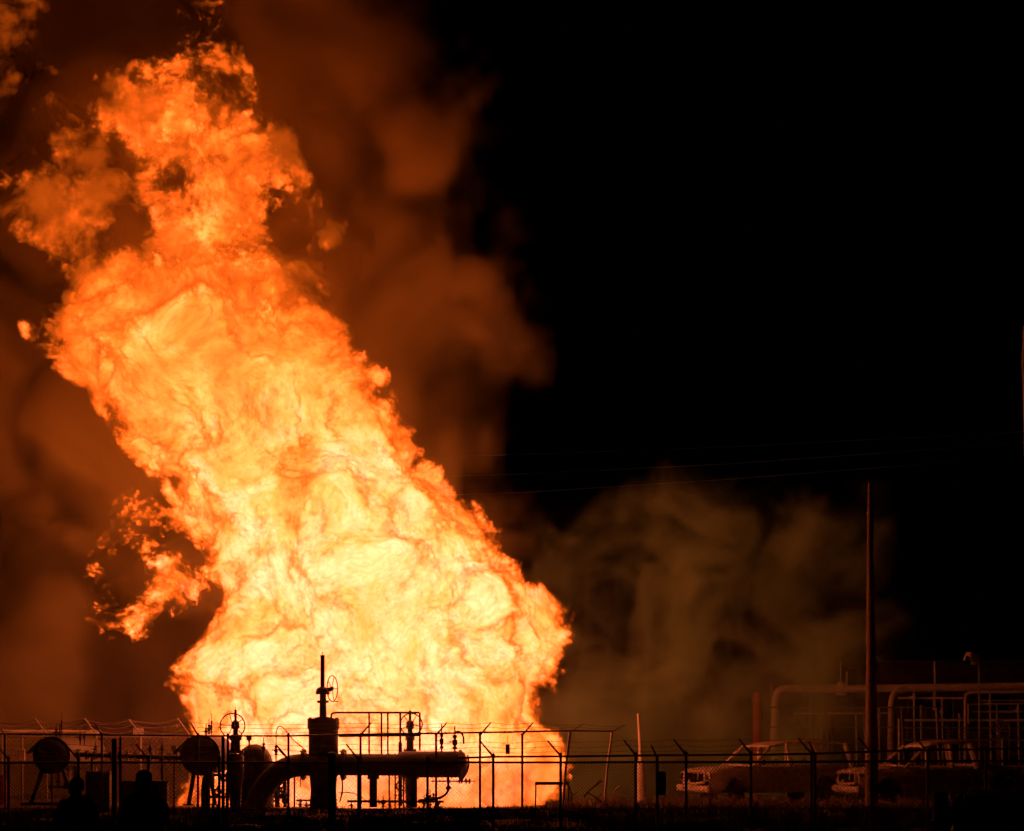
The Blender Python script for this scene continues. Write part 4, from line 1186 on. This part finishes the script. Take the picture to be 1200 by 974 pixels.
def vehicle(name, label, origin, yaw, kind, burnt=True, k_=1.0):
    """a car built nose to +x; parts are turned and set down at origin"""
    root = empty(name, origin, label, {'suv': 'car', 'pickup': 'truck'}[kind])
    body_m = MT['rust'] if burnt else MT['carpaint']
    inner = MT['soot'] if burnt else MT['black']
    L = 5.2 if kind == 'suv' else 5.75
    W = .98
    cyw, syw = math.cos(yaw), math.sin(yaw)
    O = Vector(origin)

    def put(mb, nm, mat, parent=root, smooth=True):
        mb.v = [(O.x + (x * cyw - y * syw) * k_, O.y + (x * syw + y * cyw) * k_, O.z + z * k_) for x, y, z in mb.v]
        return mb.build(nm, mat, parent, smooth)
    xf, xr = L / 2, -L / 2
    ax_f, ax_r = xf - .98, xr + 1.15
    belt, hood = 1.12, 1.10
    x_ws = xf - 1.45                                   # foot of the windscreen
    x_roof_f = x_ws - .75
    x_cab_r = xr + .12 if kind == 'suv' else xr + 1.95   # rear of the cabin
    roof = 1.86
    bed = 1.12

    def arch(cx_, r=.45):
        return [(cx_ + r * math.cos(t), .36 + r * math.sin(t)) for t in [math.pi * i / 10 for i in range(0, 11)]]
    # lower body: stations along x, each a cross-section; wheel arches are cut by lifting the sill
    xs = sorted(set([round(v, 3) for v in list(np.linspace(xr, xf, 30)) + [ax_f - .45, ax_f + .45, ax_r - .45, ax_r + .45, ax_f, ax_r, ax_f - .3, ax_f + .3, ax_r - .3, ax_r + .3, x_ws]]))

    def top(x):
        if x > x_ws: return hood - .10 * ((x - x_ws) / (xf - x_ws)) ** 2 - (.10 if x > xf - .1 else 0)
        if kind == 'pickup' and x < x_cab_r: return bed
        return belt

    def sill(x):
        z = .36
        for c in (ax_f, ax_r):
            if abs(x - c) < .46: z = max(z, .36 + math.sqrt(max(0, .46 ** 2 - (x - c) ** 2)))
        return z

    def hw(x):
        w = W
        if x > xf - .5: w -= .10 * ((x - xf + .5) / .5) ** 2
        if x < xr + .3: w -= .05 * ((xr + .3 - x) / .3) ** 2
        return w
    m = MB()
    secs = []
    for x in xs:
        t, s_, w = top(x), sill(x), hw(x)
        bulge = .03 if min(abs(x - ax_f), abs(x - ax_r)) < .6 else 0
        half = [(w * .80, t + .015), (w * .93, t - .02), (w * .985, t - .10), (w + bulge, max(t - .30, s_ + .1)), (w + bulge, max(.62, s_ + .03)), (w * .97 + bulge, s_), (w * .78, s_ - .03)]
        secs.append([(x, y, z) for y, z in half] + [(x, -y, z) for y, z in reversed(half)])
    n = len(secs[0])
    v = [p for s_ in secs for p in s_]
    f = []
    for i in range(len(secs) - 1):
        for k in range(n):
            if k == n - 1 and kind == 'pickup' and xs[i] < x_cab_r - .01:   # open bed
                continue
            f.append((i * n + k, i * n + (k + 1) % n, (i + 1) * n + (k + 1) % n, (i + 1) * n + k))
    f.append(tuple(range(n)))
    m.add(v, f)                                       # the nose is closed by the grille parts
    body = put(m, 'body', body_m)
    # inner floor and engine bulk so that one does not look straight through
    put(MB().box((0, 0, .42), (L - .5, W * 1.5, .16)).box((xf - .75, 0, .72), (.9, 1.0, .5), bev=.08), 'chassis', inner, root, False)
    # hood, slightly sprung
    hv, hf_ = [], []
    nx_, ny_ = 8, 8
    for i in range(nx_ + 1):
        x = x_ws + .02 + (xf - x_ws - .06) * i / nx_
        for j in range(ny_ + 1):
            y = (-1 + 2 * j / ny_) * (hw(x) * .90)
            hv.append((x, y, top(min(x, xf - .12)) + .045 - .05 * (y / W) ** 2 + (.02 * math.sin(3 * x + 4 * y) if burnt else 0) - (.05 if i == nx_ else 0)))
    for i in range(nx_):
        for j in range(ny_):
            a = i * (ny_ + 1) + j
            hf_.append((a, a + ny_ + 1, a + ny_ + 2, a + 1))
    put(MB().add(hv, hf_), 'hood', body_m)
    # roof and pillars
    rw = W * .80
    rv, rfc = [], []
    for i in range(9):
        t = i / 8
        x = x_roof_f + (x_cab_r + (.25 if kind == 'suv' else .12) - x_roof_f) * t
        z = roof - .04 * (2 * t - 1) ** 2 - .10 * math.exp(-t * 9)
        for j in range(7):
            y = (-1 + j / 3) * rw
            rv.append((x, y, z + .04 * (1 - (y / rw) ** 2)))
        for j in range(7):
            y = (-1 + j / 3) * rw
            rv.append((x, y, z - .05 + .03 * (1 - (y / rw) ** 2)))
    for i in range(8):
        for j in range(6):
            a = i * 14 + j
            rfc += [(a, a + 1, a + 15, a + 14), (a + 7, a + 21, a + 22, a + 8)]
        rfc += [(i * 14, i * 14 + 14, i * 14 + 21, i * 14 + 7), (i * 14 + 6, i * 14 + 13, i * 14 + 27, i * 14 + 20)]
    rfc += [tuple(range(0, 7)) + tuple(range(13, 6, -1)), tuple(8 * 14 + q for q in (0, 7, 8, 9, 10, 11, 12, 13, 6, 5, 4, 3, 2, 1))]
    put(MB().add(rv, rfc), 'roof', body_m)
    pil = [(x_ws - .02, x_roof_f + .02, .05), (x_roof_f - .58, x_roof_f - .52, .055), ]
    if kind == 'suv': pil += [(x_roof_f - 1.55, x_roof_f - 1.5, .06), (x_cab_r + .1, x_cab_r + .28, .08)]
    else: pil += [(x_cab_r + .02, x_cab_r + .2, .11)]
    if kind == 'pickup': pil[1] = (x_roof_f - .78, x_roof_f - .74, .06)
    for xa, xb, r_ in pil:
        for sd in (-1, 1):
            a, b = Vector((xa, sd * W * .92, belt - .04)), Vector((xb, sd * rw, roof - (.13 if xa == x_ws - .02 else .07)))
            c = a.lerp(b, .5) + Vector((0, sd * .03, 0))
            put(MB().tube(smooth_path([a, c, b], 1), r_, 8), 'pillar', body_m)
    put(MB().tube([(x_ws, -W * .9, belt + .0), (x_ws + .06, 0, belt + .03), (x_ws, W * .9, belt + .0)], .05, 8), 'cowl', body_m)
    if kind == 'pickup':
        put(MB().box((x_cab_r + .06, 0, .95), (.08, W * 1.8, .5)), 'cab_back', body_m, root, False)
        put(MB().box((xr + .04, 0, .85), (.07, W * 1.7, .55), bev=.02), 'tailgate', body_m, root, False)
        put(MB().box(((xr + x_cab_r) / 2, 0, .62), (x_cab_r - xr - .2, W * 1.6, .05)), 'bed_floor', inner, root, False)
    # door seams and mirrors
    for sd in (-1, 1):
        xd = [x_ws - .1, x_roof_f - .55] + ([x_roof_f - 1.52] if kind == 'suv' else [x_cab_r + .05])
        for xa, xb in zip(xd[:-1], xd[1:]):
            d = put(MB().box(((xa + xb) / 2, sd * (W + .006), .80), (xa - xb - .04, .022, .50), bev=.008), 'door', body_m, root, False)
            put(MB().box((xb + .16, sd * (W + .03), .93), (.18, .03, .035), bev=.008), 'handle', inner, d, False)
        put(MB().box((x_ws - .28, sd * (W + .13), belt + .12), (.10, .20, .15), bev=.03).tube([(x_ws - .26, sd * (W - .03), belt + .03), (x_ws - .27, sd * (W + .12), belt + .10)], .025, 6), 'mirror', inner)
    # nose: grille opening, lamps, bumper
    if burnt:   # an empty, ragged nose
        g = put(MB().box((xf - .09, .02, .80), (.05, 1.22, .36)), 'grille', MT['black'], root, False)  # black slab stands in for the shade inside the grille opening
        put(MB().tube([(xf - .03, -.60, .985), (xf + .02, -.2, .97), (xf + .0, .25, .985), (xf - .03, .62, .97)], .035, 7), 'grille_bar', body_m, g)
        put(MB().tube([(xf - .02, -.66, .63), (xf + .02, .0, .60), (xf - .01, .66, .645)], .04, 7), 'grille_bar', body_m, g)
        put(MB().tube([(xf - .03, .22, .97), (xf + .0, .27, .84), (xf - .02, .20, .74)], .022, 6), 'grille_bar', body_m, g)
        put(MB().tube([(xf - .04, -.33, .62), (xf - .01, -.30, .72)], .03, 6), 'grille_bar', body_m, g)
        for sd in (-1, 1):
            hl = put(MB().lathe((xf - .14, sd * .775, .82), (1, 0, 0), [(.10, 0), (.125, .03), (.13, .075)], 14), 'headlight', MT['black'], root)  # black cup stands in for the shade of an empty lamp hole
            put(MB().torus((xf - .05, sd * .775, .82), (1, 0, 0), .135, .018, 16, 6), 'lamp_ring', body_m, hl)
            put(MB().tube([(xf - .03, sd * .63, .98), (xf - .01, sd * .625, .80), (xf - .03, sd * .64, .62)], .03, 7), 'lamp_frame', body_m, hl)
        bp = put(MB().box((xf + .06, -.42, .475), (.15, W * 1.02, .20), rot=-.05, bev=.05).box((xf + .03, .52, .455), (.14, W * .88, .19), rot=.10, bev=.05), 'front_bumper', body_m, root, False)
        put(MB().box((xf + .125, -.25, .48), (.03, .34, .07)), 'dark_slot_block', MT['black'], bp, False)  # black block laid on the bumper as the shade of a slot
        put(MB().box((xf - .02, 0, .33), (.10, 1.3, .07), tilt=.2, bev=.02), 'valance', MT['soot'], bp, False)
    else:
        g = put(MB().box((xf - .06, 0, .80), (.05, 1.05, .30)), 'grille', MT['black'], root, False)
        put(MB().box((xf + .0, 0, .80), (.05, 1.10, .03), bev=.01), 'grille_bar', body_m, g, False)
        for sd in (-1, 1):
            put(MB().box((xf - .07, sd * .70, .82), (.10, .32, .26), bev=.03), 'headlight', MT['glass'], root, False)
        put(MB().box((xf + .07, 0, .50), (.16, W * 1.94, .24), bev=.05), 'front_bumper', body_m, root, False)
    put(MB().box((xr - .05, 0, .52), (.14, W * 1.9, .2), bev=.04), 'rear_bumper', body_m, root, False)
    for sd in (-1, 1):
        put(MB().box((xr - .01, sd * .84, .92), (.06, .14, .32), bev=.02), 'tail_light', MT['red'], root, False)
        for c in (ax_f, ax_r):
            wr = .27 if burnt else .36
            y0 = sd * (W - .14)
            if not burnt:
                tw = put(MB().lathe((c, y0 - sd * .12, .36), (0, sd, 0), [(.22, 0), (.34, .01), (.36, .05), (.36, .19), (.34, .23), (.22, .24)], 24), 'tyre', MT['black'])
                put(MB().lathe((c, y0 - sd * .1, .36), (0, sd, 0), [(.22, 0), (.22, .2), (.18, .18), (.07, .17), (.06, .2)], 18), 'rim', MT['galv'], tw)
            else:      # tyres burnt away: bare rims standing on the ground
                tw = put(MB().lathe((c, y0 - sd * .12, .22), (0, sd, 0), [(.17, 0), (.235, .0), (.235, .03), (.19, .05), (.19, .17), (.235, .19), (.235, .23), (.17, .23), (.15, .19), (.06, .17), (.05, .2)], 22), 'rim', MT['soot'])
    if burnt:
        # collapsed seats inside
        for x in (x_roof_f - .35, x_roof_f - 1.35):
            for sd in (-1, 1):
                if kind == 'pickup' and x < x_cab_r + .2: continue
                put(MB().box((x, sd * .38, .82), (.12, .46, .62), tilt=-.15, bev=.03).torus((x - .05, sd * .38, 1.22), (1, 0, 0), .12, .012, 14, 5), 'seat_frame', MT['soot'], root, False)
    else:
        # glass all round
        def pane(pts, nm):
            put(MB().add([tuple(p) for p in pts], [tuple(range(len(pts)))]), nm, MT['glass'], root, False)
        pane([(x_ws + .01, -W * .86, belt), (x_ws + .01, W * .86, belt), (x_roof_f + .03, rw * .95, roof - .06), (x_roof_f + .03, -rw * .95, roof - .06)], 'windscreen')
        xb = x_cab_r
        pane([(xb + .06, -W * .86, belt), (xb + .2, -rw * .95, roof - .06), (xb + .2, rw * .95, roof - .06), (xb + .06, W * .86, belt)], 'rear_window')
        for sd in (-1, 1):
            pane([(x_ws - .05, sd * W * .9, belt), (x_roof_f, sd * rw * .98, roof - .07), (xb + .25, sd * rw * .98, roof - .07), (xb + .12, sd * W * .9, belt)], 'side_window')
    return root


# nose to the left, turned a little towards the camera
vehicle('burnt_car', 'burnt-out SUV shell with empty grille left of the utility pole', (X(902, 85.0), 85.2, -.07), math.radians(180 + 25), 'suv', k_=1.1)
vehicle('burnt_pickup', 'burnt-out crew-cab pickup behind the utility pole, windows gone', (X(1100, 83.5), 84.0, -.07), math.radians(180 + 15), 'pickup', k_=1.1)
vehicle('parked_car', 'black silhouette of a parked car in the bottom right corner', (X(1211, 32), 33.5, -.01), math.radians(90 - 4), 'suv', burnt=False, k_=.80)

# pedestal box beside the near fence
pb = empty('utility_pedestal', (X(1102, 48), 48, 0), 'squat black utility pedestal left of the parked car', 'utility box')
MB().box((X(1102, 48), 48, Z(957, 48) / 2 + .33), (M(16, 48), .22, Z(939, 48) - .02), bev=.015).build('body', MT['black'], pb, smooth=False)
MB().box((X(1102, 48), 48, Z(938.6, 48)), (M(17.5, 48), .25, .03), bev=.01).build('lid', MT['black'], pb, smooth=False)


# ------------------------------------------------------------------ two onlookers, seen from behind
def person(label, px, D, height, lean, cap, phone):
    base = Vector((X(px, D), D, 0))
    root = empty('person', base, label, 'person', None)
    s_ = height / 1.75
    J = {}
    V, E, RAD = [], [], []

    def j(nm, x, y, z, r, par=None, ry=None):
        J[nm] = len(V); V.append((x * s_ + lean * max(0, z - .9) * .1, y * s_, z * s_)); RAD.append((r * s_, (ry or r) * s_))
        if par is not None: E.append((J[par], J[nm]))
    j('pelvis', 0, 0, .96, .16, None, .12); j('waist', 0, 0, 1.10, .155, 'pelvis', .12); j('chest', 0, .0, 1.28, .175, 'waist', .13); j('collar', 0, 0, 1.42, .13, 'chest', .10)
    j('neck', 0, .01, 1.50, .062, 'collar'); j('jaw', 0, .02, 1.57, .075, 'neck', .085); j('skull', 0, .015, 1.66, .085, 'jaw', .10); j('crown', 0, .01, 1.71, .06, 'skull', .07)
    for sd, nm in ((-1, 'l'), (1, 'r')):
        j('sh' + nm, sd * .19, 0, 1.40, .085, 'collar')
        if phone and sd > 0:
            j('el' + nm, sd * .27, .12, 1.16, .06, 'sh' + nm); j('wr' + nm, sd * .12, .36, 1.38, .042, 'el' + nm); j('pa' + nm, sd * .10, .42, 1.43, .038, 'wr' + nm, .02)
            hx, hy, hz, dirv = sd * .10, .44, 1.46, (0, .2, 1)
        else:
            j('el' + nm, sd * .26, -.02, 1.13, .062, 'sh' + nm); j('wr' + nm, sd * .27, .06, .88, .044, 'el' + nm); j('pa' + nm, sd * .27, .08, .81, .04, 'wr' + nm, .022)
            hx, hy, hz, dirv = sd * .27, .09, .78, (0, .12, -1)
        for q in range(4):
            L_ = (.075, .085, .08, .06)[q]
            off = (q - 1.5) * .019
            j('f%d%s' % (q, nm), hx + off * .2, hy + off, hz, .010, 'pa' + nm)
            j('g%d%s' % (q, nm), hx + off * .2 - sd * .006, hy + off + dirv[1] * L_ * .6, hz + dirv[2] * L_ * .55, .009, 'f%d%s' % (q, nm))
            j('h%d%s' % (q, nm), hx + off * .2 - sd * .018, hy + off + dirv[1] * L_, hz + dirv[2] * L_, .008, 'g%d%s' % (q, nm))
        j('t' + nm, hx - sd * .01, hy + .045, hz + .01 * dirv[2], .011, 'pa' + nm); j('u' + nm, hx - sd * .02, hy + .065, hz + .04 * dirv[2], .009, 't' + nm)
        j('hip' + nm, sd * .10, 0, .90, .105, 'pelvis'); j('kn' + nm, sd * .12, .02, .50, .07, 'hip' + nm); j('an' + nm, sd * .13, -.02, .09, .05, 'kn' + nm); j('toe' + nm, sd * .15, .15, .045, .045, 'an' + nm)
    me = bpy.data.meshes.new('body')
    me.from_pydata(V, E, [])
    ob = bpy.data.objects.new('body', me)
    COL.objects.link(ob); ob.parent = root
    ob.modifiers.new('skin', 'SKIN')
    for k, r_ in enumerate(RAD): me.skin_vertices[0].data[k].radius = r_
    me.skin_vertices[0].data[J['pelvis']].use_root = True
    sb = ob.modifiers.new('smooth', 'SUBSURF'); sb.levels = 2; sb.render_levels = 2
    ob.modifiers['skin'].use_smooth_shade = True
    me.materials.append(MT['skin'])
    hx, hz = lean * .07 , 1.655 * s_
    # jacket: a hollow coat over the torso, hem at the hips
    prof = [(.20, .80), (.215, .95), (.20, 1.10), (.235, 1.28), (.255, 1.36), (.20, 1.45), (.10, 1.51), (.085, 1.53)]
    m = MB()
    n = 20
    vs_, fs = [], []
    for r_, z in prof:
        for k in range(n):
            t = 2 * math.pi * k / n
            vs_.append((base.x + (r_ * math.cos(t)) * s_ + lean * max(0, z - .9) * .1, base.y + r_ * .68 * math.sin(t) * s_, z * s_))
    for i in range(len(prof) - 1):
        for k in range(n): fs.append((i * n + k, i * n + (k + 1) % n, (i + 1) * n + (k + 1) % n, (i + 1) * n + k))
    MB().add(vs_, fs).build('jacket', MT['cloth'], root)
    for sd in (-1, 1):
        nm = 'l' if sd < 0 else 'r'
        pts = [Vector(V[J[q + nm]]) + base for q in ('sh', 'el', 'wr')]
        MB().tube(smooth_path([pts[0] + Vector((-sd * .05, 0, .02)), pts[0], pts[1], pts[2]], 2), [.105 * s_ - .035 * s_ * k / 12 for k in range(13)] if False else .078 * s_, 10).build('sleeve', MT['cloth'], root)
        pts = [Vector(V[J[q + nm]]) + base for q in ('hip', 'kn', 'an')]
        MB().tube(smooth_path([pts[0] + Vector((0, 0, .08)), pts[1], pts[2]], 2), .098 * s_, 10).build('trouser_leg', MT['cloth'], root)
        MB().box(Vector(V[J['an' + nm]]) + base + Vector((.01 * sd, .07, -.045)), (.10, .29, .09), bev=.03).build('shoe', MT['black'], root)
    c = Vector(V[J['skull']]) + base
    if cap:
        MB().sphere(c + Vector((0, -.005, .045)), .112 * s_, 8, (1, 1.12, .85)).box(c + Vector((0, .14, .05)), (.15, .11, .012), bev=.004).build('cap', MT['cloth'], root)
    MB().sphere(c + Vector((0, -.02, .01)), .108 * s_, 8, (.98, 1.08, 1.12)).build('hair', MT['hair'], root)
    for sd in (-1, 1): MB().sphere(c + Vector((sd * .098 * s_, .0, -.02)), .03 * s_, 6, (.4, .7, 1)).build('ear', MT['skin'], root)
    f_ = c + Vector((0, .10 * s_, -.02))
    MB().sphere(f_ + Vector((0, .01, -.015)), .018 * s_, 6, (.8, 1, 1.4)).build('nose', MT['skin'], root)
    for sd in (-1, 1): MB().sphere(f_ + Vector((sd * .032 * s_, -.004, .02)), .012 * s_, 6).build('eye', MT['black'], root)
    MB().box(f_ + Vector((0, -.002, -.06)), (.045, .01, .008), bev=.002).build('mouth', MT['red'], root)
    if phone:
        p = Vector(V[J['par']]) + base
        ph = MB().box(p + Vector((-.02, .03, .07)), (.075, .012, .15), bev=.005).build('phone', MT['black'])
        tag(ph, 'dark phone held up by the onlooker in front of the cabinet', 'phone')
    return root


person('dark onlooker seen from behind, standing before the round vessel', 90, 33.0, 1.62, 0, False, False)
person('dark onlooker seen from behind in front of the wide cabinet', 172, 33.0, 1.70, -.5, True, True)
